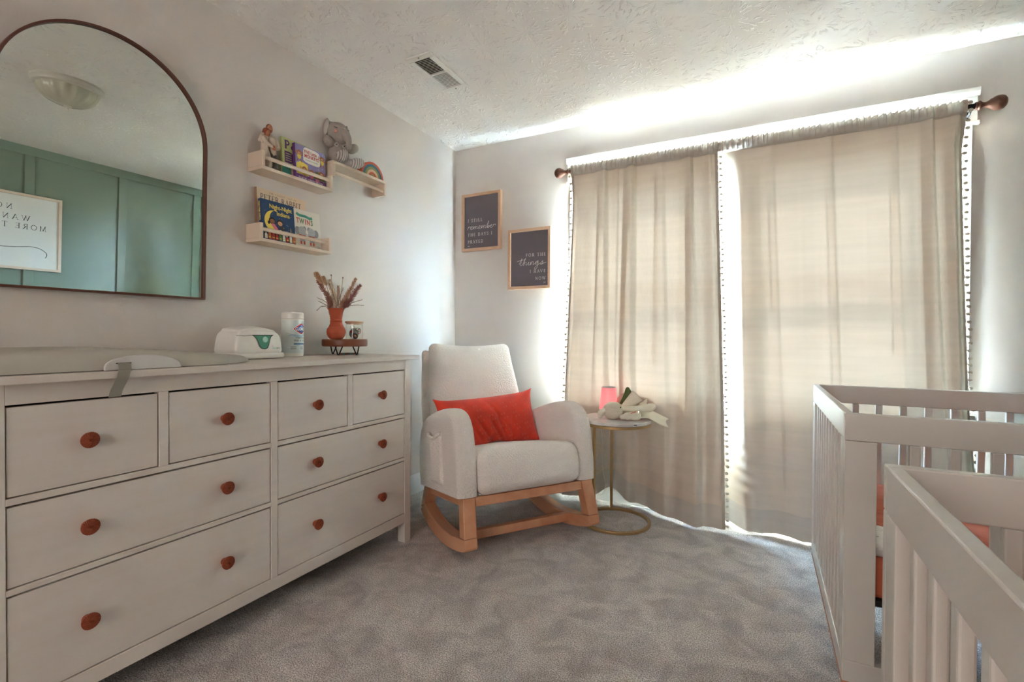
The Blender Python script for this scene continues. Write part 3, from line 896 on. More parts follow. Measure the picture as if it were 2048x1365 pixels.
def curtain(name, label, edges, yf, bot, nfold, outer_left, outer_right, seed):
    xa, xb = edges(RZ)
    t = thing(name, label, 'curtain', ((xa + xb) / 2, RY, 0.012))
    NU, NV = 260, 150
    def P(u_, z):
        a, b_ = edges(z)
        # gathers bunch the cloth sideways a little as well
        uu = u_ + .0015 * sin(u_ * 2 * pi * 9 + seed) * sin(pi * u_)
        return (a + (b_ - a) * uu, yf(u_, z), z)
    def body(u_, v):
        zb = ZHEM + bot(u_); zt_ = ZP + .024
        x, y, z = P(u_, zt_ + (zb - zt_) * v)
        k = sm(ZP + .001, ZP + .016, z)
        return (x, y * (1 - k) + RY * k, z)
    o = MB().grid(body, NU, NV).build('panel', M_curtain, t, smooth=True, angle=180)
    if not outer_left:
        at_ = o.data.attributes.new('thin', 'FLOAT', 'POINT')  # mask for the bright strip painted beside the inner edge
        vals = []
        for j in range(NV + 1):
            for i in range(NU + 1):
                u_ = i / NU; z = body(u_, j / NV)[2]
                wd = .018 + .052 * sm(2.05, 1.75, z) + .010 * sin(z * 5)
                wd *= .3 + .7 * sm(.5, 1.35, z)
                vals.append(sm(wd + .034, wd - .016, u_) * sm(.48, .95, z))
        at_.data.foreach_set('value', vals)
    for u0, u1, zend in ((( .205, .245, .62), (.385, .455, .40), (.60, .625, .9), (.80, .845, .55)) if outer_left else ((.243, .249, 1.2), (.492, .498, .8), (.742, .748, 1.0), (.845, .885, .5), (.925, .962, .6))):
        def fold(a, v, u0=u0, u1=u1, zend=zend):
            z = ZP + .02 + (zend - ZP - .02) * v
            uu = u0 + (u1 - u0) * a * (1 - .55 * v) + .012 * v * sin(u0 * 30)
            x, y, z = P(uu, z)
            return (x, min(y + (.004 + .022 * a) * sm(ZP + .02, ZP - .05, z), D - .03), z)
        MB().grid(fold, 6, 60).build('pleat_shade_strip', M_curtain, t, smooth=True, angle=180)  # strip added behind the panel; blocks backlight to darken the pleat
    def hem(u_, v):
        zb = bot(u_)
        return P(u_, ZHEM + zb + (-ZHEM) * v)
    o = MB().grid(hem, NU, 14).build('hem', M_curtain2, t, smooth=True, angle=180)
    o['label'] = 'stitched double-thickness hem'
    # gathered pocket around the rod
    rnd = random.Random(seed); ph_ = [rnd.uniform(0, 6.28) for _ in range(6)]
    NG = 900
    def gather(u_): return (sin(u_ * 2 * pi * nfold + ph_[0] + 2 * sin(u_ * 9 + ph_[1])) + .6 * sin(u_ * 2 * pi * nfold * 1.7 + ph_[2] + 3 * sin(u_ * 5)) )
    prof = [(.004, ZP - .001), (-.014, ZP + .008), (-.0225, ZP + .022), (-.0245, ZP + .036), (-.021, ZP + .050), (-.011, ZP + .060), (-.004, ZP + .068), (.0035, ZP + .064), (.012, ZP + .058), (.021, ZP + .048), (.0235, ZP + .034), (.020, ZP + .018), (.008, ZP + .004)]
    def pocket(u_, v):
        k = v * (len(prof) - 1); i = min(len(prof) - 2, int(k)); ff = k - i
        dy = prof[i][0] * (1 - ff) + prof[i + 1][0] * ff; z = prof[i][1] * (1 - ff) + prof[i + 1][1] * ff
        g = gather(u_ + .004 * sin(v * 6))
        x, y, _ = P(u_, ZP)
        wgt = sin(pi * min(1, max(0, v)))
        yb = y * (1 - wgt) + RY * wgt
        return (x + .002 * g, yb + dy * (1.06 + .16 * g), z + .004 * g * sin(pi * v) * (1 if v > .3 else .4))
    o = MB().grid(pocket, NG, 26).build('rod_pocket', M_curtain2, t, smooth=True, angle=180)
    o['label'] = 'gathered rod pocket'
    # pompom trim: a tape with hanging pompoms on each side edge
    pom = None
    for side, us, sgn in ((outer_left, 0.0, -1), (outer_right, 1.0, 1)):
        if not side: continue
        tp = MB()
        L_ = []
        NZ = 120
        for i in range(NZ + 1):
            z = (ZP + .062) + (bot(us) + .004 - ZP - .062) * i / NZ
            x, y, _ = P(us, min(z, ZP))
            if z > ZP: y = RY - .026
            L_.append((x, y, z))
        vs_, fs = [], []
        for x, y, z in L_:
            jit = .0012 * sin(z * 900)
            for dx, dy in ((-sgn * .014, -.0035), (sgn * (.002 + jit), -.0035), (sgn * (.002 + jit), .0015), (-sgn * .014, .0015)):
                vs_.append((x + dx, y + dy, z))
        for i in range(NZ):
            for j in range(4):
                a = i * 4 + j; b_ = i * 4 + (j + 1) % 4
                fs.append((a, b_, b_ + 4, a + 4))
        tp.add(vs_, fs)
        tape = tp.build('pompom_trim', M_trimtape, t)
        NP = 62 if sgn > 0 or name == 'x' else 50
        for i in range(NP):
            q = (i + .5) / NP
            k = q * NZ; ii = int(k); ff = k - ii
            p0, p1 = L_[ii], L_[min(NZ, ii + 1)]
            x, y, z = [p0[c] * (1 - ff) + p1[c] * ff for c in range(3)]
            if pom is None:
                pm = MB()
                pm.ell((0, 0, 0), (.0092, .0088, .0074), 14, 10)
                for k_ in range(len(pm.v)):
                    a = pm.v[k_]; w_ = 1 + .07 * sin(a[0] * 2100 + 1) * sin(a[2] * 2300) + .05 * sin(a[1] * 1900)
                    pm.v[k_] = (a[0] * w_, a[1] * w_, a[2] * w_)
                pm.tube([(-.018, 0, .003), (-.008, 0, .001)], .0012, 5)
                o = pm.build('pompom', M_pom, tape, smooth=True, angle=180, world=False)
                pom = o
            else:
                o = copy_part(pom, tape)
            drp = random.uniform(.010, .017)
            o.location = Vector((x + sgn * drp, y - .001 + random.uniform(-.003, .003), z + random.uniform(-.003, .003))) - t.location
            o.rotation_euler = (random.uniform(-.3, .3), random.uniform(-.2, .5), pi if sgn < 0 else 0)
    return t
curtain('curtain', 'left cream curtain with pompom edges hanging behind the side table', left_edges, left_y, left_bottom, 34, True, True, 4)
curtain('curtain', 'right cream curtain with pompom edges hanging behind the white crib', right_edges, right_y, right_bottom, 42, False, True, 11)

# ------------------------------------------------------------------ wall shelves
def shelf(label, y0, y1, z0, flip, x1=.102):
    hh, tb, te = .083, .015, .015
    t = thing('wall_shelf', label, 'wall shelf', (0, (y0 + y1) / 2, z0), group='pale pine picture-rail shelves')
    zz = (lambda a: z0 + hh - a) if flip else (lambda a: z0 + a)
    def bx(a, b_, c, d, e, f_):
        lo, hi = sorted((zz(e), zz(f_)))
        return MB().box(a, b_, c, d, lo, hi)
    bx(.001, x1, y0, y1, 0, tb).build('board', M_shelf, t, bevel=.0012)
    for a in (y0, y1 - te):
        bx(.001, x1, a, a + te, tb + .0003, hh).build('end_panel', M_shelf, t, bevel=.0012)
    zr = zz(.058)
    mb = MB()
    mb.prism([(.004 * cos(q), .009 * sin(q)) for q in [2 * pi * i / 16 for i in range(16)]], lambda a, b_, tt: (x1 - .013 + a, tt, zr + b_), y0 + te, y1 - te)
    mb.build('rail', M_shelf, t, smooth=True)
    return t
S1 = (1.502, 1.900, 1.806); S2 = (1.492, 1.890, 1.483); S3 = (1.9005, 2.297, 1.8895)
shelf('pale pine wall shelf holding the couple figurine and two picture books', *S1, False)
shelf('pale pine wall shelf holding three books, below the other two shelves', *S2, False)
shelf('upside-down pale pine wall shelf carrying the plush elephant and toy rainbow', *S3, True)

# ------------------------------------------------------------------ books
BOOKS = {}
def book(label, x, y, z, wd, hg, th_, lean, cover_m, spine_m, draw, mats, yaw_=0.0):
    """front cover faces the room (+x); origin at the lower left corner of the front cover's back"""
    t = thing('picture_book', label, 'book', (x, y, z))
    t.rotation_euler = (0, -lean, yaw_)
    c = MB()
    c.box(th_ - .0022, th_, 0, wd, 0, hg); c.box(0, .0022, 0, wd, 0, hg)
    c.build('cover', cover_m, t, world=False, bevel=.0008)
    MB().box(0, th_, -.0014, .0008, 0, hg).build('spine', spine_m, t, world=False, bevel=.0006)
    MB().box(.0023, th_ - .0023, .001, wd - .003, .003, hg - .003).build('pages', mat('page_edge', (232, 226, 212), .8), t, world=False)
    fn = lambda a, b_: (th_ + .0005, a, b_)
    fn2 = lambda a, b_: (th_ + .0009, a, b_)
    fsp = lambda a, b_: (a, -.0018, b_)
    pic, ttl = MB(), MB()
    draw(pic, ttl, fn, fn2, wd, hg, fsp)
    if pic.v: pic.build('cover_picture', mats[0], t, world=False)
    if ttl.v: ttl.build('cover_title', mats[1], t, world=False)
    return t
def cm(name, c): return mat('ink_' + name, c, .6)
Cy, Cr, Cg, Cb, Cp, Ct, Cw, Ck, Cbr, Cgy, Cpk, Csk = (cm('yellow', (232, 206, 92)), cm('red', (196, 52, 44)), cm('green', (98, 132, 72)), cm('blue', (46, 96, 148)), cm('purple', (104, 58, 122)),
    cm('teal', (70, 158, 138)), cm('white', (238, 234, 226)), cm('dark', (40, 38, 42)), cm('brown', (176, 104, 62)), cm('grey', (142, 142, 148)), cm('pink', (226, 120, 142)), cm('skin', (214, 160, 124)))
C_lime, C_cream, C_navy, C_lil, C_ecru = cm('lime', (196, 200, 138)), cm('cream', (226, 200, 172)), cm('navy', (30, 66, 110)), cm('lilac', (148, 140, 190)), cm('ecru', (226, 220, 208))
C_orange = cm('orange', (212, 112, 62))

def peep(pic, ttl, fn, fn2, W_, Hh, fsp):
    serif(ttl, 'P', .012, Hh - .052, .04, fn2, 0, 0, wt=1.7)
    ttl.text('ee', .048, Hh - .05, .04, fn2, 0, bold=.0012)
    pic.disc(.036, Hh * .52, .03, .028, fn, 0, 24, -pi / 2, pi / 2); pic.flat([(.012, Hh * .52 - .028), (.037, Hh * .52 - .028), (.037, Hh * .52 + .028), (.012, Hh * .52 + .028)], fn, 0)
    for k in range(4): pic.flat([(.018, Hh * .52 + .015 - k * .011), (.05, Hh * .52 + .015 - k * .011), (.05, Hh * .52 + .0185 - k * .011), (.018, Hh * .52 + .0185 - k * .011)], fn2, 1)
    pic.disc(.02, .03, .026, .03, fn, 2, 24); pic.disc(.075, .03, .03, .028, fn, 3)
    for a, b_, c in ((.075, Hh - .02, 4), (.093, Hh - .022, 5), (.11, Hh - .03, 4)): pic.disc(a, b_, .002, .002, fn2, c, 8)
book('lime green picture book with big purple letters beside the couple figurine', .036, 1.648, S1[2] + .0155, .16, .192, .014, .07, C_lime, C_lime, peep, ([Cp, C_lime, Ct, C_cream, Cr, Cb], [Cp]))

def monkeys(pic, ttl, fn, fn2, W_, Hh, fsp):
    rnd = random.Random(2)
    pic.flat([(0, 0), (W_, 0), (W_, .028), (0, .028)], fn, 0)
    pic.flat([(.004, .03), (.075, .03), (.07, .085), (.03, .095), (.004, .08)], fn, 2)
    pic.flat([(.1, .03), (W_ - .004, .03), (W_ - .004, .06), (.12, .07)], fn, 7)
    pic.flat(cat2([(.045, .105), (.05, .165), (.09, .172), (.14, .165), (.146, .13), (.14, .098), (.1, .094), (.06, .098), (.045, .105)], 4), fn, 1)
    for cx, cy, cc in ((.022, .135, 2), (.05, .062, 7), (.092, .058, 6), (.16, .145, 2), (.152, .065, 4), (.125, .045, 6)):
        pic.disc(cx, cy - .018, .011, .016, fn, cc, 14)
        for s_ in (-1, 1):
            pic.disc(cx + s_ * .012, cy + .001, .0045, .0055, fn, 3, 10)
            pic.ribbon(cat2([(cx + s_ * .009, cy - .012), (cx + s_ * .02, cy - .008), (cx + s_ * .022, cy + .008)], 4), .0022, fn, 3)
            pic.ribbon(cat2([(cx + s_ * .005, cy - .03), (cx + s_ * .011, cy - .042), (cx + s_ * .016, cy - .044)], 4), .0025, fn, 3)
        pic.disc(cx, cy, .012, .0115, fn2, 3, 16)
        f3 = lambda a, b_: (fn2(a, b_)[0] + .0003, a, b_)
        pic.disc(cx, cy - .003, .008, .0065, f3, 5, 14)
        f4 = lambda a, b_: (fn2(a, b_)[0] + .0006, a, b_)
        for s_ in (-1, 1): pic.disc(cx + s_ * .0035, cy + .003, .0014, .0018, f4, 8, 8)
        pic.ribbon(cat2([(cx - .004, cy - .004), (cx, cy - .0065), (cx + .004, cy - .004)], 3), .0006, f4, 8)
    for k in range(26):
        a, b_ = rnd.uniform(.006, W_ - .006), rnd.uniform(.032, Hh - .006)
        if .04 < a < .148 and b_ > .09: continue
        pic.ribbon([(a, b_), (a + rnd.uniform(-.006, .006), b_ + rnd.uniform(.002, .008))], .0013, fn, rnd.choice([2, 1, 7, 6]))
    ttl.text('FIVE Little', .052, .143, .0215, fn2, 0, bold=.0005, sx=.84)
    ttl.text('MONKEYS', .052, .122, .0235, fn2, 0, bold=.0006, sx=.80)
    ttl.text('Jumping on the Bed', .058, .108, .0095, fn2, 1)
    ttl.text('EILEEN CHRISTELOW', .014, .009, .0125, fn2, 2, spacing=1.25)
book('purple-spined picture book of little cartoon monkeys in front of the lime book', .056, 1.700, S1[2] + .0155, .180, .176, .018, .06, C_lil, Cp, monkeys,
     ([Cp, Cw, Cy, Cbr, C_orange, Csk, Cpk, Cg, Ck], [Cr, Cg, Cw]))

def peter(pic, ttl, fn, fn2, W_, Hh, fsp):
    serif(ttl, 'PETER RABBIT', .016, Hh - .052, .027, fn2, .0015, 0, sx=.86)
    serif(ttl, 'THE CLASSIC TALE OF', .062, Hh - .018, .0075, fn2, .0025, 0)
    pic.text('NEW YORK', .15, Hh - .062, .006, fn2, 0)
    for k in range(9):
        pic.ribbon(cat2([(.19 + k * .007, Hh - .072 + .004 * sin(k * 2)), (.194 + k * .007, Hh - .067), (.2 + k * .007, Hh - .073)], 3), .001, fn, 0)
    pic.disc(.235, Hh - .066, .014, .005, fn, 1, 14)
book('tall cream picture book with dark serif title behind the navy book', .010, 1.532, S2[2] + .0155, .265, .246, .014, .02, C_cream, cm('tan_spine', (150, 116, 90)), peter, ([cm('slate', (70, 74, 70)), Cbr], [cm('slate', (70, 74, 70))]))

def night(pic, ttl, fn, fn2, W_, Hh, fsp):
    rnd = random.Random(4)
    # crescent
    o_ = arc(.062, .090, .050, .052, 72, 340, 26); i_ = arc(.082, .101, .043, .046, 96, 314, 26)
    pic.add([fn(*p) for p in o_] + [fn(*p) for p in i_], [(i, i + 1, 28 + i, 27 + i) for i in range(26)], 0)
    f3 = lambda a, b_: (fn2(a, b_)[0] + .0003, a, b_); f4 = lambda a, b_: (fn2(a, b_)[0] + .0006, a, b_)
    for cx, cy, hair, sk, bod in ((.050, .094, 5, 6, 2), (.090, .090, 3, 4, 7)):
        pic.disc(cx, cy - .001, .0165, .0155, fn2, hair, 18)
        pic.disc(cx + .001, cy - .004, .0125, .0105, f3, sk, 18)
        pic.ribbon(cat2([(cx, cy - .013), (cx + .012, cy - .028), (cx + .026, cy - .045)], 4), [.0085] * 8 + [.006], fn2, bod)
        pic.ribbon(cat2([(cx + .02, cy - .038), (cx + .03, cy - .052), (cx + .034, cy - .06)], 4), .004, f3, 2 if bod == 2 else 1)
        for s_ in (-1, 1): pic.disc(cx + s_ * .005, cy - .003, .001, .0014, f4, 3, 8)
        pic.ribbon(cat2([(cx - .003, cy - .008), (cx + .001, cy - .0105), (cx + .005, cy - .008)], 3), .0005, f4, 3)
    pic.disc(.033, .082, .006, .008, fn2, 5, 12)
    for k in range(26):
        a, b_ = rnd.uniform(.01, W_ - .008), rnd.uniform(.06, Hh - .008)
        pic.disc(a, b_, .0011, .0011, fn, 1, 6)
    # town along the foot
    pic.flat([(.004, .004), (W_ - .004, .004), (W_ - .004, .034), (.09, .042), (.004, .036)], fn, 3)
    for k in range(9):
        a = .008 + k * .0185
        pic.flat([(a, .006), (a + .014, .006), (a + .014, .024 + .008 * (k % 3)), (a + .007, .034 + .006 * (k % 2)), (a, .024 + .008 * (k % 3))], fn2, rnd.choice([8, 9, 10, 1, 11]))
        for q in range(3): pic.flat([(a + .002 + q * .004, .012), (a + .0045 + q * .004, .012), (a + .0045 + q * .004, .017), (a + .002 + q * .004, .017)], f3, 0)
    pic.flat([(.142, .04), (.152, .04), (.152, .068), (.147, .078), (.142, .068)], fn2, 11)
    pic.text('asleep tonight', .085, .052, .0085, fn2, 1)
    ttl.text('Night-Night', .040, Hh - .036, .028, fn2, 0, bold=.0006, sx=.88)
    ttl.text('Indiana', .076, Hh - .064, .028, fn2, 0, bold=.0006, sx=.88)
    ttl.text('Night-Night Indiana', -.0035, .07, .011, lambda a, b_: (.0045 + b_ - .07, -.0019, Hh - .012 - (a + .0035) * 1.0), 0, bold=.0004)
book('navy picture book with yellow title and crescent moon, front left on its shelf', .060, 1.524, S2[2] + .0155, .172, .187, .018, .10, C_navy, cm('deep_navy', (26, 54, 96)), night,
     ([Cy, Cw, Cpk, Ck, Csk, cm('black_hair', (34, 26, 26)), cm('brown_skin', (150, 98, 70)), cm('slate2', (58, 60, 72)), Cg, Cr, C_orange, cm('stone', (120, 112, 102))], [Cy]))

def twins(pic, ttl, fn, fn2, W_, Hh, fsp):
    f3 = lambda a, b_: (fn2(a, b_)[0] + .0003, a, b_); f4 = lambda a, b_: (fn2(a, b_)[0] + .0006, a, b_)
    pic.ribbon(cat2([(.028, Hh - .022), (.045, Hh - .03), (.08, Hh - .03), (.105, Hh - .036), (.122, Hh - .032)], 5), .0068, fn, 0)
    pic.text('We Are', .058, Hh - .0345, .009, fn2, 5)
    for k, (c, m_i) in enumerate(zip('TWINS', (3, 2, 3, 3, 2))):
        ttl.text(c, (.026, .044, .0755, .0865, .111)[k], Hh - .070, .036, fn2, {0: 0, 1: 1, 2: 2, 3: 0, 4: 1}[k], bold=.0012, sx=.72)
    for cx, s_ in ((.056, -1), (.112, 1)):
        cy = .085
        pic.disc(cx + s_ * .027, cy - .002, .016, .02, fn, 4, 18)
        pic.disc(cx - s_ * .015, cy + .012, .010, .013, fn, 4, 18)
        pic.disc(cx, cy, .022, .022, fn2, 1, 22)
        pic.ribbon(cat2([(cx - s_ * .008, cy - .005), (cx - s_ * .017, cy - .017), (cx - s_ * .024, cy - .012)], 5), .0048, f3, 1)
        pic.ribbon([(cx - .006, cy + .002), (cx - .002, cy + .001)], .0008, f4, 5); pic.ribbon([(cx + .007, cy + .002), (cx + .011, cy + .001)], .0008, f4, 5)
        pic.flat([(cx - .018, cy - .019), (cx + .018, cy - .019), (cx + .024, cy - .033), (cx - .024, cy - .033)], fn2, 3)
        pic.flat([(cx - .014, cy - .033), (cx + .014, cy - .033), (cx + .015, cy - .052), (cx - .015, cy - .052)], fn, 1)
        for q in (-.009, .009): pic.flat([(cx + q - .005, cy - .068), (cx + q + .005, cy - .068), (cx + q + .005, cy - .052), (cx + q - .005, cy - .052)], fn2, 3)
    pic.text('words by', .142, .016, .005, fn2, 5); pic.text('pictures', .142, .010, .005, fn2, 5)
book('white picture book with two small grey elephants and colourful capitals', .040, 1.702, S2[2] + .0155, .170, .192, .012, .10, C_ecru, C_ecru, twins,
     ([Ct, cm('elephant', (172, 172, 176)), Cg, cm('coral', (206, 92, 66)), Cgy, Ck], [cm('coral', (206, 92, 66)), Cg, Cr]))

# ------------------------------------------------------------------ figurine of a couple
fg = thing('figurine', 'carved figurine of an embracing couple in pale and grey clothes', 'figurine', (.044, 1.572, S1[2] + .0152))
fg.scale = (.80, .90, 1.0)
FS = 1.0
M_carve = mat('carved_cream', (206, 188, 170), .7, bump=(120, .2, 3, .001))
M_carveskin = mat('carved_skin', (176, 116, 84), .7)
M_carvehair = mat('carved_hair', (112, 72, 48), .7, bump=(200, .4, 2, .001))
M_carvered = mat('carved_auburn', (138, 70, 48), .7, bump=(200, .4, 2, .001))
M_trouser = mat('carved_grey', (96, 94, 88), .7)
def Fq(pts): return [(p[0] * FS, p[1] * FS, p[2] * FS) for p in pts]
def Fr(rs): return [q * FS for q in rs]
mb = MB()   # the man's body: torso, arms, neck
mb.limb(Fq([(.004, .022, .092), (.004, .02, .115), (.002, .018, .145), (.0, .014, .162), (.002, .010, .178)]), Fr([.021, .020, .023, .014, .0095]), 18)
mb.limb(Fq([(.0, .037, .158), (.006, .049, .142), (.012, .052, .124)]), Fr([.0125, .012, .0105])); mb.limb(Fq([(.012, .052, .122), (.026, .034, .112), (.033, .012, .110)]), Fr([.0105, .009, .0075]))
mb.limb(Fq([(.0, -.002, .158), (-.012, -.03, .142), (-.002, -.044, .13)]), Fr([.012, .0105, .009]))
o = blob(mb.build('man', M_carve, fg, world=False), .0022, 3)
mb = MB()
mb.limb(Fq([(.008, .010, .012), (.006, .013, .05), (.004, .015, .095)]), Fr([.0115, .0125, .0155])); mb.limb(Fq([(.01, .034, .012), (.007, .031, .05), (.004, .027, .095)]), Fr([.0115, .0125, .0155]))
mb.ell((.013 * FS, .010 * FS, .006 * FS), (.016 * FS, .009 * FS, .006 * FS)); mb.ell((.015 * FS, .034 * FS, .006 * FS), (.016 * FS, .009 * FS, .006 * FS))
blob(mb.build('trousers', M_trouser, fg, world=False), .0022, 3)
mb = MB(); mb.ell((.006 * FS, .006 * FS, .197 * FS), (.0165 * FS, .0145 * FS, .020 * FS)); mb.ell((.021 * FS, .004 * FS, .193 * FS), (.004 * FS, .003 * FS, .005 * FS)); mb.ell((.036 * FS, .008 * FS, .110 * FS), (.009 * FS, .008 * FS, .006 * FS))
mb.build('man_face', M_carveskin, fg, smooth=True, world=False, angle=180)
mb = MB(); mb.ell((.000, .0065 * FS, .204 * FS), (.0165 * FS, .0162 * FS, .0165 * FS)); mb.ell((-.006, .0065 * FS, .194 * FS), (.012 * FS, .0155 * FS, .016 * FS)); blob(mb.build('man_hair', M_carvehair, fg, world=False), .002, 2)
mb = MB()   # the woman's body: long dress, torso, arms
mb.limb(Fq([(.012, -.018, .031), (.012, -.02, .045), (.010, -.022, .07), (.008, -.024, .1), (.006, -.022, .13), (.008, -.016, .148), (.010, -.012, .158)]), Fr([.0305, .029, .0255, .019, .018, .013, .008]), 22)
mb.limb(Fq([(.004, -.026, .166), (.002, -.036, .154), (.004, -.042, .138), (.012, -.038, .124)]), Fr([.0075, .009, .0095, .009])); mb.limb(Fq([(.014, -.034, .142), (.026, -.024, .122), (.034, .004, .108)]), Fr([.0115, .0098, .0075]))
blob(mb.build('woman', M_carve, fg, world=False), .0022, 3)
mb = MB(); mb.ell((.017 * FS, -.013 * FS, .171 * FS), (.0145 * FS, .0135 * FS, .0165 * FS)); mb.ell((.030 * FS, -.014 * FS, .168 * FS), (.003 * FS, .003 * FS, .0045 * FS)); mb.ell((.036 * FS, .010 * FS, .102 * FS), (.007 * FS, .010 * FS, .006 * FS))
mb.build('woman_face', M_carveskin, fg, smooth=True, world=False, angle=180)
mb = MB(); mb.ell((.0095 * FS, -.016 * FS, .178 * FS), (.0175 * FS, .0185 * FS, .0165 * FS)); mb.ell((.002 * FS, -.018 * FS, .168 * FS), (.012 * FS, .016 * FS, .02 * FS)); blob(mb.build('woman_hair', M_carvered, fg, world=False), .002, 2)

# ------------------------------------------------------------------ plush elephant
EZ = S3[2] + .083
el = thing('plush_elephant', 'grey plush elephant with striped feet sitting on the upper shelf', 'plush toy', (.046, 1.990, EZ + .001))
el.scale = (.86, .86, .93); el.rotation_euler = (0, 0, radians(-24))
mb = MB()
mb.ell((-.002, .0, .062), (.046, .066, .066)); mb.ell((0, -.003, .10), (.036, .052, .045))
blob(mb.build('body', M_plush, el, world=False), .004, 4)
mb = MB()
mb.ell((.0, -.008, .190), (.056, .070, .064), 28, 18); mb.ell((.022, .012, .172), (.036, .05, .042))
mb.limb([(.045, .018, .178), (.068, .03, .150), (.072, .036, .125), (.066, .040, .100)], [.030, .023, .018, .014], 16)
blob(mb.build('head', M_plush, el, world=False), .004, 4)
def ear(cy, cz, tilt, name, s_):
    q = MB()
    Rm = Matrix.Rotation(tilt, 3, 'X') @ Matrix.Rotation(s_ * .5, 3, 'Z')
    q.ell((-.004, cy, cz), (.024, .012, .055), 24, 16, rot=Rm)
    o = q.build(name, M_plush, el, smooth=True, world=False, angle=180)
    q = MB(); q.ell((.005, cy - s_ * .0005, cz), (.019, .0105, .046), 20, 14, rot=Rm)
    q.build('ear_lining', M_plushlight, o, smooth=True, world=False, angle=180)
ear(-.078, .208, radians(-8), 'ear', 1); ear(.062, .196, radians(14), 'ear', -1)
for s_, p in ((-1, [(.012, -.04, .118), (.018, -.064, .122), (.022, -.076, .132)]), (1, [(.012, .038, .112), (.02, .07, .112), (.026, .088, .118)])):
    mb = MB(); mb.limb(p, [.02, .028, .026], 16); mb.build('arm', M_plush, el, smooth=True, world=False, angle=180)
for p, q in (([(.0, -.034, .035), (.035, -.02, .04)], [(.045, -.012, .042), (.068, -.002, .048), (.082, .004, .053)]), ([(.0, .036, .026), (.035, .068, .022)], [(.045, .078, .022), (.062, .096, .024), (.072, .108, .026)])):
    mb = MB(); mb.limb(p, [.028, .026], 16); lg = mb.build('leg', M_plush, el, smooth=True, world=False, angle=180)
    M_stripe = mat('striped_knit', (206, 202, 198), .95)
    if 'done' not in MATS:
        MATS['done'] = 1
        n_, l_ = M_stripe.node_tree.nodes, M_stripe.node_tree.links
        t_ = n_.new('ShaderNodeTexCoord'); w_ = n_.new('ShaderNodeTexWave'); w_.inputs['Scale'].default_value = 26; w_.inputs['Distortion'].default_value = .4; w_.bands_direction = 'Y'
        c_ = n_.new('ShaderNodeValToRGB'); c_.color_ramp.elements[0].color = rgb((158, 150, 146)); c_.color_ramp.elements[1].color = rgb((216, 212, 208)); c_.color_ramp.elements[0].position = .4; c_.color_ramp.elements[1].position = .6
        l_.new(t_.outputs['Object'], w_.inputs['Vector']); l_.new(w_.outputs['Fac'], c_.inputs[0]); l_.new(c_.outputs[0], n_['Principled BSDF'].inputs['Base Color'])
    mb = MB(); mb.limb(q, [.027, .031, .026], 18); mb.build('striped_foot', M_stripe, lg, smooth=True, world=False, angle=180)
M_cheek = mat('felt_pink', (222, 160, 152), .9)
def patch(c, nrm, rad, m, name, cross=False):
    nv = Vector(nrm).normalized(); up_ = Vector((0, 0, 1)); a = up_.cross(nv).normalized(); b_ = nv.cross(a)
    q = MB()
    fnp = lambda x, y, z: tuple(Vector(c) + a * x + b_ * y + nv * z)
    q.lathe([(rad, -.004), (rad, .0008), (rad * .9, .0016)], 20, fnp)
    o = q.build(name, m, el, world=False)
    if cross:
        q = MB()
        for s_ in (1, -1): q.ribbon([(-rad * .5, -rad * .5 * s_), (rad * .5, rad * .5 * s_)], rad * .1, lambda x, y: fnp(x, y, .0022))
        q.build('stitch', Ck, o, world=False)
patch((.052, -.038, .182), (.9, -.35, .0), .0095, M_cheek, 'cheek'); patch((.050, .040, .176), (.85, .5, 0), .009, M_cheek, 'cheek')
patch((.034, -.026, .112), (.9, -.25, .25), .0135, M_plushlight, 'button', True); patch((.034, .022, .112), (.9, .3, .25), .0125, M_plushlight, 'button', True)
mb = MB()
for cy, cx, sg in ((-.038, .0555, 1), (.034, .0555, 1)):
    mb.tube(catmull([(cx - .003, cy - .010, .206), (cx, cy, .201), (cx - .002, cy + .009, .205)], None, 4), .0011, 6)
    for k in (-.006, 0, .006): mb.tube([(cx - .001, cy + k, .202), (cx + .001, cy + k * 1.4, .196)], .0008, 5)
mb.build('eyelashes', Ck, el, world=False)

# ------------------------------------------------------------------ toy rainbow
rb = thing('stacking_rainbow', 'painted wooden rainbow toy of nested arches beside the plush elephant', 'toy', (.062, 2.208, EZ + .0003))
cols = [(202, 94, 72), (72, 118, 128), (146, 148, 98), (226, 178, 146), (208, 110, 82), (160, 158, 104)]
for k, c in enumerate(cols):
    ro_ = .089 - k * .0142; ri = ro_ - .0134
    if k == 5: ri = .004
    mb = MB(); N = 36
    pts = [(ro_ * cos(pi * i / N), ro_ * sin(pi * i / N)) for i in range(N + 1)] + [(ri * cos(pi * i / N), ri * sin(pi * i / N)) for i in range(N, -1, -1)]
    for q in range(N):
        a = pts[q]; b_ = pts[q + 1]; c2 = pts[2 * N - q]; d2 = pts[2 * N + 1 - q]
        mb.hexa([(-.018, a[0], a[1]), (-.018, b_[0], b_[1]), (-.018, c2[0], c2[1]), (-.018, d2[0], d2[1]), (.018, a[0], a[1]), (.018, b_[0], b_[1]), (.018, c2[0], c2[1]), (.018, d2[0], d2[1])])
    mb.build('arch', mat('rainbow_%d' % k, c, .6), rb, world=False)
mb = MB()
for s_ in (-1, 1): mb.ribbon(cat2([(s_ * .006 - .003, .012), (s_ * .006, .010), (s_ * .006 + .003, .012)], 3), .0005, lambda a, b_: (.0184, a, b_))
mb.build('face', Ck, rb, world=False)

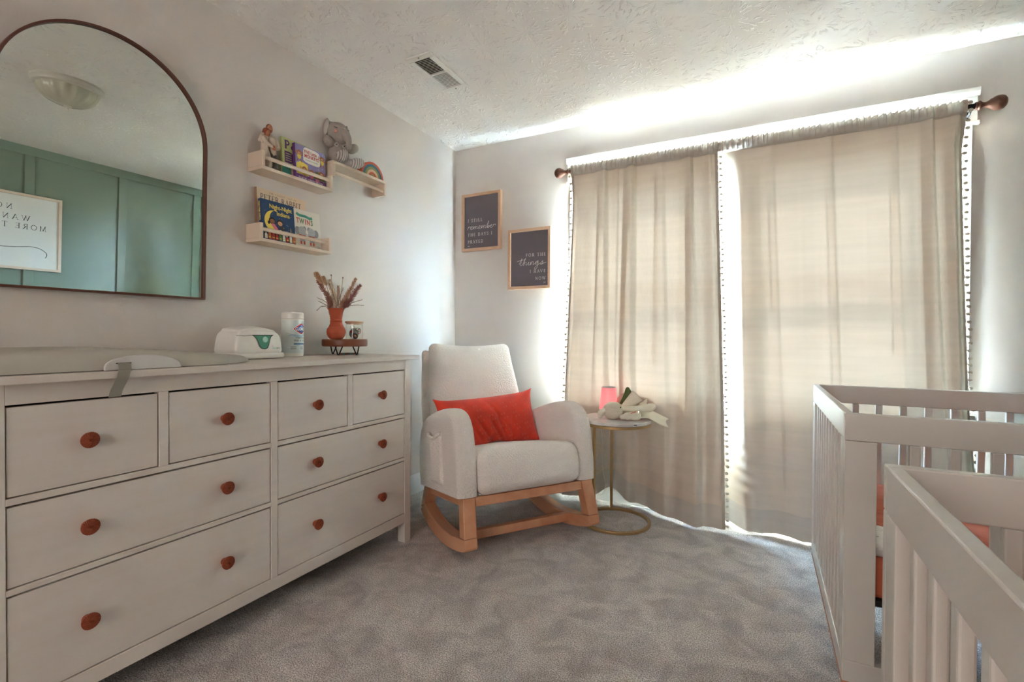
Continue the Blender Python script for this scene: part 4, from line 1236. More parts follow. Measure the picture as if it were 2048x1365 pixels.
def rbox(mb, c, h, rad, fn=None, nin=8, nr=5, mi=0):
    """rounded box with optional warp"""
    fn = fn or (lambda x, y, z: (x, y, z))
    def axis(hh):
        rr = min(rad, hh)
        edge = [-hh + rr * (1 - cos(pi / 2 * i / nr)) for i in range(nr)]
        mid = [-(hh - rr) + 2 * (hh - rr) * i / nin for i in range(nin + 1)] if hh - rr > 1e-6 else [0.0]
        return edge + mid + [-e for e in edge[::-1]]
    ax = [axis(q) for q in h]
    def rnd_(p):
        q = [max(-(h[i] - min(rad, h[i])), min(h[i] - min(rad, h[i]), p[i])) for i in range(3)]
        d = Vector([p[i] - q[i] for i in range(3)])
        if d.length > 1e-9:
            d = d.normalized() * rad
        return fn(c[0] + q[0] + d.x, c[1] + q[1] + d.y, c[2] + q[2] + d.z)
    idx = {}; vs_ = []; fs = []
    def vid(p):
        k = tuple(round(t_, 6) for t_ in p)
        if k not in idx:
            idx[k] = len(vs_); vs_.append(rnd_(p))
        return idx[k]
    for a in range(3):
        b_, c_ = (a + 1) % 3, (a + 2) % 3
        for s_ in (-1, 1):
            U, V = ax[b_], ax[c_]
            for i in range(len(U) - 1):
                for j in range(len(V) - 1):
                    q = []
                    for (ii, jj) in ((i, j), (i + 1, j), (i + 1, j + 1), (i, j + 1)):
                        p = [0, 0, 0]; p[a] = s_ * h[a]; p[b_] = U[ii]; p[c_] = V[jj]
                        q.append(vid(p))
                    fs.append(q if s_ > 0 else q[::-1])
    return mb.add(vs_, fs, mi)

# ------------------------------------------------------------------ things on the dresser
pd = thing('changing_pad', 'grey wipeable baby changing pad with a pale side clip on the dresser', 'changing pad', (.25, .78, ZT))
mb = MB()
PY0, PY1 = .25, 1.278
def padfn(i, j):
    """i across (front to wall), j along; closed top skin"""
    v = -1 + 2 * j; y = (PY0 + PY1) / 2 + (PY1 - PY0) / 2 * (v if abs(v) < .999 else math.copysign(1, v))
    e = max(0.0, abs(v) ** 5)
    half = .215 * (1 - .55 * max(0, (abs(v) - .55) / .45) ** 2.2)
    xc = .245
    u_ = -1 + 2 * i
    x = xc + half * u_
    hh = .074 * (1 - .62 * sm(.12, 1.0, abs(v)))
    edge = (1 - abs(u_) ** 9) ** .5 * (1 - e ** 3) ** .5
    dish = 1 - .38 * (1 - abs(u_) ** 2.2) * (1 - abs(v) ** 3)
    return (x, y, ZT + .002 + hh * edge * dish)
mb.grid(lambda a, b_: padfn(.5 - .5 * cos(pi * a), .5 - .5 * cos(pi * b_)), 48, 80)
mb.build('pad', M_pad, pd, smooth=True, angle=180)
MB().grid(lambda a, b_: (lambda p: (p[0], p[1], ZT + .001))(padfn(.5 - .5 * cos(pi * a), .5 - .5 * cos(pi * b_))), 20, 40, flip=True).build('base', M_pad, pd)
mb = MB()
BY0, BY1 = .768, .966
def brk(a, b_, t): return (.467 + t + (b_ - ZT) * -.30, a, b_)
bo = [(BY0, ZT + .001), (BY1, ZT + .001)] + [((BY0 + BY1) / 2 + (BY1 - BY0) / 2 * cos(pi * i / 30) * 1.0, ZT + .001 + .041 * sin(pi * i / 30) ** .75) for i in range(1, 30)]
mb.prism(bo, brk, 0, .009)
br = mb.build('side_clip', M_bracket, pd, bevel=.0025, seg=3)
mb = MB(); mb.prism([(.796, ZT + .0185), (.833, ZT + .0185), (.833, ZT + .0215), (.796, ZT + .0215)], brk, .0088, .0094); mb.build('slot', M_dark, br)
mb = MB()
sp_ = [(.4695, .815, ZT + .020), (.4735, .8148, ZT + .014), (.484, .811, ZT + .0045), (.494, .807, ZT + .0020), (.5015, .803, ZT + .0015), (.5035, .800, ZT - .006), (.5035, .797, ZT - .02), (.497, .793, ZT - .036), (.490, .788, ZT - .055), (.486, .786, ZT - .072)]
pts = catmull(sp_, None, 5)
mb.add([(p.x, p.y - .0145, p.z) for p in pts] + [(p.x + .001, p.y + .0145, p.z) for p in pts] + [(p.x + .0016, p.y - .0145, p.z + .001) for p in pts] + [(p.x + .0026, p.y + .0145, p.z + .001) for p in pts],
       sum([[(i, i + 1, len(pts) + i + 1, len(pts) + i), (2 * len(pts) + i, 3 * len(pts) + i, 3 * len(pts) + i + 1, 2 * len(pts) + i + 1), (i, 2 * len(pts) + i, 2 * len(pts) + i + 1, i + 1), (len(pts) + i, len(pts) + i + 1, 3 * len(pts) + i + 1, 3 * len(pts) + i)] for i in range(len(pts) - 1)], []))
mb.build('strap', M_strap, pd, smooth=True, angle=60)

# wipes warmer
WBX, WBY = .152, 1.405
wp = thing('wipes_dispenser', 'white rounded wipes dispenser box with a green translucent window', 'wipes dispenser', (WBX, WBY, ZT))
hx, hy = .082, .110
def warp_box(x, y, z):
    t = max(0, min(1, z / .122)); s_ = 1 - .13 * t ** 2.5
    return (x * s_, y * (1 - .15 * t ** 2.2), z + (.012 * (1 - (y / hy) ** 2) - .004 * (x / hx)) * sm(.06, .12, z))
mb = MB(); rbox(mb, (0, 0, .0145), (hx + .001, hy + .001, .0125), .010, warp_box); mb.build('base', M_white_plastic, wp, smooth=True, world=False, angle=180)
mb = MB(); rbox(mb, (0, 0, .0655), (hx - .001, hy - .001, .0495), .024, warp_box, 12, 6); mb.build('body', M_white_plastic, wp, smooth=True, world=False, angle=180)
mb = MB(); rbox(mb, (-.001, 0, .1105), (hx - .013, hy - .015, .0095), .009, lambda x, y, z: (lambda p: (p[0] + .0, p[1], p[2] + .006 * (1 - (x / hx) ** 2) * (1 - (y / hy) ** 2)))(warp_box(x, y, z)), 14, 5)
ld = mb.build('lid', M_white_plastic, wp, smooth=True, world=False, angle=180)
mb = MB(); mb.disc(.02, .012, .04, .062, lambda a, b_: (a, b_, .1355 - .0000 + 0 * a), 0, 40); 
M_greenwin = mat('green_plastic', (70, 146, 120), .15)
def frontx(y, z): return warp_box(hx - .001, y, z)[0]
mb = MB()
win = cat2([(-.036, .100), (-.026, .093), (-.016, .078), (-.010, .058), (.0, .046), (.014, .043), (.027, .047), (.034, .06), (.040, .08), (.047, .094), (.057, .101)], 4)
fw = lambda a, b_: (frontx(a, b_) + .0016, a, b_)
# strip-fill the window so that it follows the front
def win_y(z):
    L_ = [p for p in win]
    lo = hi = None
    for (a, b_) in zip(L_[:-1], L_[1:]):
        if (a[1] - z) * (b_[1] - z) <= 0 and a[1] != b_[1]:
            y = a[0] + (b_[0] - a[0]) * (z - a[1]) / (b_[1] - a[1])
            lo = y if lo is None else min(lo, y); hi = y if hi is None else max(hi, y)
    return lo if lo is not None else .012, hi if hi is not None else .014
zs = [.0436 + (.0995 - .0436) * i / 16 for i in range(17)]
vs_ = []
for z in zs:
    a, b_ = win_y(z)
    for k in range(9): vs_.append(fw(a + (b_ - a) * k / 8, z))
mb.add(vs_, [(j * 9 + i, j * 9 + i + 1, (j + 1) * 9 + i + 1, (j + 1) * 9 + i) for j in range(16) for i in range(8)])
wn = mb.build('window', M_greenwin, wp, smooth=True, world=False, angle=180)
mb = MB(); mb.ribbon(win, .0012, lambda a, b_: (frontx(a, b_) + .0020, a, b_)); mb.ribbon([(-.038, .1), (.058, .1)], .0015, lambda a, b_: (frontx(a, b_) + .002, a, b_)); mb.build('seal', M_dark, wn, world=False)
mb = MB(); mb.lathe([(.012, .0), (.013, .002), (.011, .003), (.009, .0015)], 24, lambda x, y, z: (frontx(.018, .082) + .0016 + z, .018 + x, .082 + y)); mb.build('latch_button', mat('pale_green_plastic', (150, 200, 184), .2), wn, smooth=True, world=False)
mb = MB(); mb.ribbon([(-.105, .0985), (-.07, .0975), (-.036, .0995)], .0008, lambda a, b_: (frontx(a * .9, b_) + .0012, a, b_)); mb.build('hinge_line', M_dark, wp, world=False)
mb = MB()
ft = lambda a, b_: (frontx(a, b_) + .0016, a, b_)
mb.text('warm', .050, .043, .0105, ft, 0); mb.text('pro', .0705, .043, .0105, ft, 1)
mb.ribbon([(.051, .052), (.054, .056)], .0006, ft, 1)
mb.build('lettering', [mat('mint_print', (86, 190, 160), .5), M_blackink], wp, world=False)

# cleaning wipes canister
cx, cy = .105, 1.655
ca = thing('wipes_canister', 'tall white cleaning wipes canister with a red and blue diamond logo', 'canister', (cx, cy, ZT))
CR, CH = .0485, .208
MB().lathe([(CR - .004, 0), (CR - .001, .002), (CR, .006), (CR, .172), (CR - .001, .175), (CR - .003, .177)], 64).build('body', M_white_plastic, ca, smooth=True, world=False)
MB().lathe([(CR - .002, .177), (CR + .0005, .179), (CR + .0005, .199), (CR - .001, .205), (CR - .005, CH), (.01, CH + .001)], 64).build('cap', M_white_plastic, ca, smooth=True, world=False)
VA = radians(-38)     # label centre, turned a little away from the camera
def lab(a, b_, lift=.0006): return ((CR + lift) * cos(VA + a / CR + .86), (CR + lift) * sin(VA + a / CR + .86), b_)
mb = MB(); N = 64
M_label = mat('label_paper', (216, 224, 222), .4, var=(9, (196, 214, 216), .9))
mb.add([((CR + .0003) * cos(2 * pi * i / N), (CR + .0003) * sin(2 * pi * i / N), z) for z in (.018, .17) for i in range(N)], [(i, (i + 1) % N, N + (i + 1) % N, N + i) for i in range(N)])
lb = mb.build('label', M_label, ca, smooth=True, world=False)
mb = MB()
def dia(w_, h_, z0, lift, mi):
    K = 16; vs_ = []
    for i in range(K + 1):
        a = -w_ + 2 * w_ * i / K; q = h_ * (1 - abs(a) / w_) ** .85
        vs_ += [lab(a, z0 + q, lift), lab(a, z0 - q, lift)]
    mb.add(vs_, [(2 * i + 1, 2 * i + 3, 2 * i + 2, 2 * i) for i in range(K)], mi)
dia(.041, .0295, .130, .0007, 2); dia(.0375, .0262, .130, .0010, 0); dia(.031, .0205, .130, .0013, 1)
mb.text('CLOROX', 0, .1235, .0185, lambda a, b_: lab(a, b_, .0017), 2, align='CENTER', bold=.0009, sx=.78)
mb.text('COMPOSTABLE*', 0, .085, .0075, lambda a, b_: lab(a, b_, .0008), 3, align='CENTER', bold=.0002)
mb.text('FREE & CLEAR', 0, .072, .0115, lambda a, b_: lab(a, b_, .0008), 4, align='CENTER', bold=.0002)
K = 12; vs_ = []
for i in range(K + 1):
    a = -.036 + .072 * i / K; vs_ += [lab(a, .0625, .0008), lab(a, .057, .0008)]
mb.add(vs_, [(2 * i + 1, 2 * i + 3, 2 * i + 2, 2 * i) for i in range(K)], 5)
for k, (a0, a1) in enumerate(((-.05, -.026), (-.006, .012))):
    for q in range(3): mb.ribbon([(a0 + (a1 - a0) * i / 5, .046 - q * .005) for i in range(6)], .0009, lambda a, b_: lab(a, b_, .0008), 4)
mb.ribbon([(a, .12 - .35 * (a + .075) + .0) for a in [-.075 + .01 * i for i in range(5)]], .0012, lambda a, b_: lab(a, b_, .0007), 2)
mb.ribbon([(-.06 + .01 * i, .098 + .004 * sin(i)) for i in range(12)], [.001 + .006 * sin(pi * i / 11) for i in range(12)], lambda a, b_: lab(a, b_, .00065), 6)
mb.build('logo', [mat('logo_red', (206, 34, 40), .4), mat('logo_blue', (40, 84, 158), .4), mat('logo_white', (240, 240, 240), .4), mat('logo_tan', (130, 110, 84), .5), mat('logo_grey', (120, 126, 130), .5), mat('logo_stripe', (46, 110, 168), .4), mat('logo_wave', (168, 196, 214), .4)], lb, world=False)

# round riser with vase, stems, jar and bracelet
SX, SY = .14, 1.945
ri = thing('display_riser', 'small round walnut riser on black hairpin legs on the dresser', 'riser', (SX, SY, ZT))
MB().lathe([(.109, .044), (.1125, .047), (.1135, .052), (.1135, .073), (.1125, .078), (.110, .0805)], 64).build('board', M_walnut, ri, smooth=True, world=False)
for a in (-62, -8, 175):
    q = radians(a); e = Vector((cos(q), sin(q), 0)); tng = Vector((-sin(q), cos(q), 0))
    c0 = e * .092
    pts = [c0 - tng * .018 + Vector((0, 0, .044)), c0 - tng * .017 + Vector((0, 0, .041)), c0 - tng * .004 + e * .006 + Vector((0, 0, .006)), c0 + e * .006 + Vector((0, 0, .0035)), c0 + tng * .004 + e * .006 + Vector((0, 0, .006)), c0 + tng * .017 + Vector((0, 0, .041)), c0 + tng * .018 + Vector((0, 0, .044))]
    mb = MB(); mb.tube(catmull(pts, None, 4), .0032, 8); mb.build('leg', M_black, ri, smooth=True, world=False)
RT = ZT + .0808
VX, VY = .147, 1.880
vz = thing('vase', 'terracotta vase with round belly and ribbed neck on the walnut riser', 'vase', (VX, VY, RT))
VP = [(.024, 0), (.032, .003), (.040, .013), (.0455, .027), (.047, .038), (.0445, .052), (.038, .062), (.0315, .069), (.029, .073), (.0295, .077), (.0275, .079), (.0295, .082), (.0305, .085), (.0275, .088), (.030, .091), (.0305, .094), (.0278, .097), (.0285, .103), (.030, .115), (.0335, .135), (.038, .150), (.0415, .157)]
VIN = [(.0385, .157), (.035, .149), (.030, .133), (.026, .1), (.025, .09), (.038, .06), (.04, .03), (.02, .006)]
MB().lathe(VP + VIN, 56).build('body', M_terracotta, vz, smooth=True, world=False, angle=75)

RGT = Vector((cos(yaw), sin(yaw), 0)); FWD = Vector((-sin(yaw), cos(yaw), 0)); UP = Vector((0, 0, 1))
RIM = Vector((VX, VY, RT + .150))
M_stem = mat('dry_stem', (170, 142, 104), .8)
M_plum = mat('plum_grass', (176, 130, 118), .9, var=(60, (146, 98, 90), 1.2))
M_tan = mat('tan_grass', (208, 170, 138), .9, var=(60, (182, 136, 108), 1.2))
M_bunny = mat('bunny_tail', (212, 180, 146), .95, var=(80, (194, 158, 124), 1.0))
M_pale = mat('pale_plume', (226, 208, 184), .95)
M_grey = mat('grey_spray', (164, 150, 134), .9)
def stem(label, tip, mid, plume, m, dpt=0.0, wid=.01, base=.0, group=None, n=150, seed=1, hair=.015):
    """tip, mid: (right, up) from the rim in metres; plume: share of the stem that carries seed heads"""
    rnd = random.Random(seed)
    s0 = RIM + RGT * base + UP * -.095
    p1 = RIM + RGT * (mid[0]) + UP * mid[1] + FWD * dpt * .5
    p2 = RIM + RGT * tip[0] + UP * tip[1] + FWD * dpt
    rimp = RIM + RGT * (base * .9 + max(-.022, min(.022, mid[0] * .5))) + UP * .0
    P = catmull([s0, rimp, p1, p2], None, 8)
    t = thing('dried_stem', label, 'dried grass', rimp, group=group)
    mb = MB(); mb.tube(P, [.0011] * len(P), 6); mb.build('stem', M_stem, t)
    k0 = int(len(P) * (1 - plume))
    core = P[k0:]
    mb = MB()
    if n:
        if wid > .006: n *= 3
        for i in range(n):
            q = (i + rnd.random()) / n
            kk = q * (len(core) - 1.01); a = int(kk); c = core[a].lerp(core[a + 1], kk - a)
            tg = (core[min(a + 1, len(core) - 1)] - core[a]).normalized()
            side = Vector((rnd.gauss(0, 1), rnd.gauss(0, 1), rnd.gauss(0, 1))); side = (side - tg * side.dot(tg)).normalized()
            prof_ = sin(pi * min(1, (q * .86 + .1))) ** .6
            L_ = hair * (.6 + .6 * rnd.random())
            d = (tg * .75 + side * (.55 + .6 * rnd.random())).normalized()
            c0 = c + side * wid * .25 * prof_
            c1 = c0 + d * L_ * .5 * (.5 + prof_); c2 = c1 + (d + tg * .4).normalized() * L_ * .5 * prof_
            mb.tube([c0, c1, c2], [.0004, .0005 + wid * .02, .0002], 3, caps=False)
        mb.tube(core, [wid * .32 * sin(pi * (.08 + .84 * i / (len(core) - 1))) + .0005 for i in range(len(core))], 8)
    else:
        mb.tube(core[-3:], [.0016, .003, .0014], 8)
    mb.build('plume', m, t)
Z_ = .00251
def px(a, b_): return ((a - 432) / 7.186 * Z_, (612 - b_) / 7.186 * Z_)
stem('plum-brown feathery grass plume leaning left in the vase', px(145, 185), px(330, 470), .80, M_plum, .01, .020, -.012, n=260, seed=1)
stem('plum-brown feathery grass plume leaning far right in the vase', px(785, 250), px(590, 520), .62, M_plum, .0, .020, .014, n=220, seed=2)
stem('tan feathery grass plume rising right in the vase', px(700, 150), px(540, 490), .78, M_tan, .02, .018, .008, n=240, seed=3)
stem('longest bunny-tail grass head at the top left of the vase', px(95, 62), px(300, 400), .22, M_bunny, .02, .016, -.014, n=140, seed=4, hair=.010)
stem('fat bunny-tail grass head below the topmost one', px(140, 75), px(310, 420), .20, M_bunny, .0, .020, -.012, n=150, seed=5, hair=.011)
stem('upright bunny-tail grass head left of the two button stems', px(247, 132), px(350, 420), .20, M_bunny, -.01, .016, -.006, n=140, seed=6, hair=.010)
stem('pale cream plume standing behind the plum one', px(292, 165), px(400, 470), .75, M_pale, .035, .022, -.006, n=240, seed=7)
stem('thin stem with round brown button, left of the taller pair', px(357, 97), px(385, 430), .06, M_walnut, .0, .004, -.002, n=0, seed=8)
stem('thin stem with round brown button, right of the taller pair', px(520, 130), px(490, 440), .06, M_walnut, .01, .004, .004, n=0, seed=9)
stem('small brown cattail spike in the middle of the vase', px(477, 262), px(478, 440), .30, M_tan, -.01, .008, .002, n=40, seed=10, hair=.005)
for i, (tp, md) in enumerate((((425, 250), (440, 450)), ((325, 235), (405, 450)), ((545, 290), (480, 460)))):
    stem('fine wispy upright grass spray in the middle of the vase', px(*tp), px(*md), .62, M_grey, .02 - .015 * i, .004, 0, 'wispy grass sprays', n=50, seed=20 + i, hair=.008)
for i, (tp, md) in enumerate((((152, 435), (290, 505)), ((158, 485), (290, 550)), ((125, 622), (215, 560)))):
    stem('thin arching grass spray drooping left over the vase rim', px(*tp), px(*md), .66, M_grey, .01 * i, .003, -.018, 'left arching sprays', n=40, seed=30 + i, hair=.006)
for i, (tp, md) in enumerate((((818, 462), (640, 520)), ((826, 540), (650, 545)))):
    stem('thin arching grass spray drooping right over the vase rim', px(*tp), px(*md), .66, M_grey, .01 * i, .003, .018, 'right arching sprays', n=40, seed=40 + i, hair=.006)

JX, JY, JR = .150, 2.000, .0445
jr = thing('glass_jar', 'clear glass jar with a flat wooden lid full of trinkets on the riser', 'jar', (JX, JY, RT))
MB().lathe([(.03, .0), (JR - .003, .0005), (JR, .004), (JR, .084), (JR - .0025, .084), (JR - .0025, .005), (.02, .003)], 48).build('glass_body', M_jar, jr, smooth=True, world=False)
mb = MB(); mb.lathe([(JR - .004, .078), (JR - .004, .0845), (JR + .001, .085), (JR + .003, .087), (JR + .003, .092), (JR + .001, .0945), (.01, .095)], 48); mb.build('lid', M_oak, jr, smooth=True, world=False)
def trinket(label, cx_, cy_, cz_, build, m):
    t = build(Vector((JX + cx_, JY + cy_, RT + cz_)))
    o = t.build('trinket', m, None, smooth=True, angle=180)
    tag(o, label, 'trinket')
def ring_(c, rad, th_, tilt, n=20):
    mb = MB(); Rm = Matrix.Rotation(tilt[0], 3, 'X') @ Matrix.Rotation(tilt[1], 3, 'Y')
    mb.tube([c + Rm @ Vector((rad * cos(2 * pi * i / n), rad * sin(2 * pi * i / n), 0)) for i in range(n)], th_, 8, closed=True); return mb
def lump(c, r_, sd):
    mb = MB(); mb.ell(c, r_, 16, 10); return mb
M_tr = {k: mat('trinket_' + k, v, .4) for k, v in dict(black=(34, 32, 34), grey=(150, 146, 140), pink=(200, 96, 118), green=(120, 140, 110), red=(150, 60, 56), silver=(176, 178, 180), amber=(190, 110, 60)).items()}
trinket('round black-rimmed trinket at the front of the jar', .018, -.012, .017, lambda c: ring_(c, .0125, .005, (.2, 1.2)), M_tr['black'])
trinket('amber centre of the black trinket in the jar', .018, -.012, .016, lambda c: lump(c, (.006, .008, .008), 1), M_tr['amber'])
trinket('grey fabric bundle filling the middle of the jar', -.008, .006, .030, lambda c: lump(c, (.024, .026, .0285), 2), M_tr['grey'])
trinket('dark red ribbon end beside the jar wall', .006, -.028, .040, lambda c: lump(c, (.008, .009, .006), 3), M_tr['red'])
trinket('pink loop at the right side of the jar', -.004, .035, .040, lambda c: ring_(c, .013, .0022, (1.3, .2)), M_tr['pink'])
trinket('green cord loop lying over the grey bundle in the jar', .016, .010, .050, lambda c: ring_(c, .013, .002, (.6, .5)), M_tr['green'])
trinket('thin silver hoop leaning under the jar lid', .012, -.022, .062, lambda c: ring_(c, .0125, .001, (.4, .9)), M_tr['silver'])

bl = thing('bead_bracelet', 'coiled bracelet of brown and teal beads under the walnut riser', 'bracelet', (.14, 1.975, ZT))
bead = None
for i in range(34):
    a = 2 * pi * i / 34
    p = ((.028 + .006 * sin(3 * a)) * cos(a), .052 * sin(a), .0042)
    if bead is None:
        bead = MB().ell((0, 0, 0), (.0045, .0045, .0042), 10, 8).build('bead', mat('bead_brown', (124, 74, 52), .35), bl, smooth=True, world=False, angle=180)
        me2 = bead.data.copy(); me2.materials[0] = mat('bead_teal', (70, 120, 120), .35)
        bead.location = p
    else:
        c_ = copy_part(bead, bl, p)
        if i % 5 in (2, 3): c_.data = me2

# ------------------------------------------------------------------ rocking chair
CK, CT = .947, radians(9.5)
CO = (1.0503, 2.289, .2707)
def chl(s, b_, h):
    return (CK * s, CK * (b_ * cos(CT) + h * sin(CT)), CO[2] + CK * (-b_ * sin(CT) + h * cos(CT)))
ch = thing('rocking_chair', 'cream boucle rocking armchair on a natural wood rocker base', 'armchair', (CO[0], CO[1], 0), radians(54))
W0 = dict(world=False)
ARM = [(-.028, .036), (-.040, .12), (-.042, .22), (-.038, .32), (-.018, .395), (.025, .447), (.085, .474), (.16, .482), (.26, .476), (.37, .462), (.46, .444), (.535, .412), (.595, .355), (.632, .27), (.650, .17), (.652, .09), (.640, .036)]
ARMC = cat2(ARM, 4)
for nm, s0, s1 in (('left', -.412, -.302), ('right', .302, .412)):
    mb = MB(); sm_, hw, N = (s0 + s1) / 2, (s1 - s0) / 2, 14
    # rounded section: walk the profile, inset near both faces
    prof_in = []
    cxb = sum(p[0] for p in ARMC) / len(ARMC); cxh = sum(p[1] for p in ARMC) / len(ARMC)
    rows = []
    for k in range(N + 1):
        a = -pi / 2 + pi * k / N
        off = .034 * (1 - max(0.0, cos(a)) ** .55); ss = sm_ + hw * math.copysign(abs(sin(a)) ** .7, sin(a))
        row = []
        for i, p in enumerate(ARMC):
            q0 = ARMC[max(0, i - 1)]; q1 = ARMC[min(len(ARMC) - 1, i + 1)]
            dx, dy = q1[0] - q0[0], q1[1] - q0[1]; L_ = sqrt(dx * dx + dy * dy) or 1
            row.append(chl(ss, p[0] + dy / L_ * off, max(.036, p[1] - dx / L_ * off)))
        rows.append(row)
    M_ = len(ARMC)
    mb.add([p for row in rows for p in row], [(k * M_ + i, (k + 1) * M_ + i, (k + 1) * M_ + i + 1, k * M_ + i + 1) for k in range(N) for i in range(M_ - 1)]
           + [[i for i in range(M_)]] + [[N * M_ + i for i in range(M_)][::-1]] + [(k * M_, k * M_ + M_ - 1, (k + 1) * M_ + M_ - 1, (k + 1) * M_)[::-1] for k in range(N)])
    ar = mb.build('armrest', M_boucle, ch, smooth=True, angle=60, **W0)
    if nm == 'left':
        mb = MB()
        def pk(u_, v):
            b_ = .175 + .20 * u_; h = .075 + .285 * v
            top = .030 * (1 - (2 * u_ - 1) ** 2) * sm(.8, 1, v)
            gath = .0055 * sin(u_ * 34) * sm(.1, .7, v) * (1 - sm(.9, 1, v)) * (sin(pi * u_) ** .5)
            bulge = .018 * sm(0, .12, u_) * sm(1, .88, u_) * sm(0, .08, v)
            return chl(-.4145 - bulge - gath + .004, b_, h - top)
        mb.grid(pk, 40, 30)
        po = mb.build('side_pocket', M_boucle, ar, smooth=True, angle=180, **W0)
        mb = MB(); mb.tube([(lambda p: (p[0] - .004, p[1], p[2]))(pk(.03 + .94 * i / 14, .985)) for i in range(15)], .0095, 8); mb.build('pocket_hem', M_boucle, po, smooth=True, angle=180, **W0)
def seatw(s, b_, h):
    puff = .020 * (1 - (s / .3) ** 2) * sm(.16, .26, h)
    fr_ = -.030 * sm(.3, -.02, b_) * (1 - abs(2 * (h - .145) / .22) ** 2.5) * (1 - .3 * (s / .3) ** 4)
    return chl(s, b_ + fr_, h + puff - .012 * sm(.1, .5, b_))
mb = MB(); rbox(mb, (0, .245, .143), (.3005, .295, .108), .05, seatw, 16, 6); mb.build('seat', M_boucle, ch, smooth=True, angle=180, **W0)
def backw(lean0):
    def f_(s, b_, h):
        t = (h - .22) / .68
        sx = 1 - .10 * sm(.35, 1.0, t)
        return chl(s * sx, b_ + .125 * max(0, t), h - (.018 * (1 - (abs(s) / .28) ** 2) * sm(.8, 1, t)))
    return f_
def backf(s, b_, h):
    p_ = -.02 * (1 - (s / .3) ** 2) * (1 - ((h - .56) / .36) ** 2)
    return backw(0)(s, b_ + (p_ if b_ < .58 else 0), h)
mb = MB(); rbox(mb, (-.015, .572, .565), (.318, .052, .350), .050, backf, 14, 7); mb.build('backrest', M_boucle, ch, smooth=True, angle=180, **W0)
mb = MB(); rbox(mb, (-.015, .640, .465), (.352, .030, .405), .029, backw(0), 12, 5); mb.build('back_panel', M_boucle, ch, smooth=True, angle=180, **W0)
# wooden base
def cbox(name, s0, s1, pts, m=M_chairwood, bevel=.004):
    """prism across s of a (b,h) polygon"""
    mb = MB(); mb.prism(pts, lambda b_, h, s: chl(s, b_, h), s0, s1)
    return mb.build(name, m, ch, bevel=bevel, **W0)
cbox('front_rail', -.318, .318, [(-.022, -.012), (.020, -.012), (.020, .034), (-.022, .034)])
cbox('back_rail', -.318, .318, [(.575, -.012), (.612, -.012), (.612, .034), (.575, .034)])
for s0, s1, sd in ((-.385, -.318, -1), (.318, .385, 1)):
    mb = MB()
    mb.hexa([chl(s0 + sd * .012, -.050, -.152), chl(s1 + sd * .012, -.050, -.152), chl(s1 + sd * .012, .018, -.152), chl(s0 + sd * .012, .018, -.152),
             chl(s0, -.028, .034), chl(s1, -.028, .034), chl(s1, .040, .034), chl(s0, .040, .034)])
    mb.build('front_leg', M_chairwood, ch, bevel=.005, **W0)
    mb = MB()
    mb.hexa([chl(s0 + sd * .012, .610, -.075), chl(s1 + sd * .012, .610, -.075), chl(s1 + sd * .012, .700, -.105), chl(s0 + sd * .012, .700, -.105),
             chl(s0, .555, .034), chl(s1, .555, .034), chl(s1, .640, .034), chl(s0, .640, .034)])
    mb.build('rear_leg', M_chairwood, ch, bevel=.005, **W0)
    cbox('side_rail', s0 + .01, s1 - .01, [(.040, -.010), (.558, -.010), (.558, .034), (.040, .034)])
    top = cat2([(-.052, -.152), (.06, -.160), (.17, -.166), (.30, -.158), (.42, -.138), (.53, -.105), (.612, -.072)], 5)
    bot = cat2([(.712, -.118), (.62, -.165), (.50, -.203), (.38, -.226), (.25, -.236), (.12, -.232), (.03, -.222), (-.035, -.210), (-.052, -.196)], 5)
    mb = MB()
    # section walked along the arc so that the caps stay clean
    nn = 30
    def at(L_, t):
        k = t * (len(L_) - 1); i = min(len(L_) - 2, int(k)); q = k - i
        return (L_[i][0] * (1 - q) + L_[i + 1][0] * q, L_[i][1] * (1 - q) + L_[i + 1][1] * q)
    vs_ = []
    for i in range(nn + 1):
        a = at(top, i / nn); c_ = at(bot[::-1], i / nn)
        for s_, p in ((s0, c_), (s1, c_), (s1, a), (s0, a)): vs_.append(chl(s_ + sd * .012, p[0], p[1]))
    fs = [(i * 4 + j, i * 4 + (j + 1) % 4, i * 4 + 4 + (j + 1) % 4, i * 4 + 4 + j) for i in range(nn) for j in range(4)] + [(3, 2, 1, 0), (nn * 4, nn * 4 + 1, nn * 4 + 2, nn * 4 + 3)]
    mb.add(vs_, fs); mb.build('rocker', M_chairwood, ch, bevel=.005, **W0)
cbox('stretcher', -.332, .332, [(.150, -.212), (.186, -.206), (.182, -.160), (.146, -.166)])

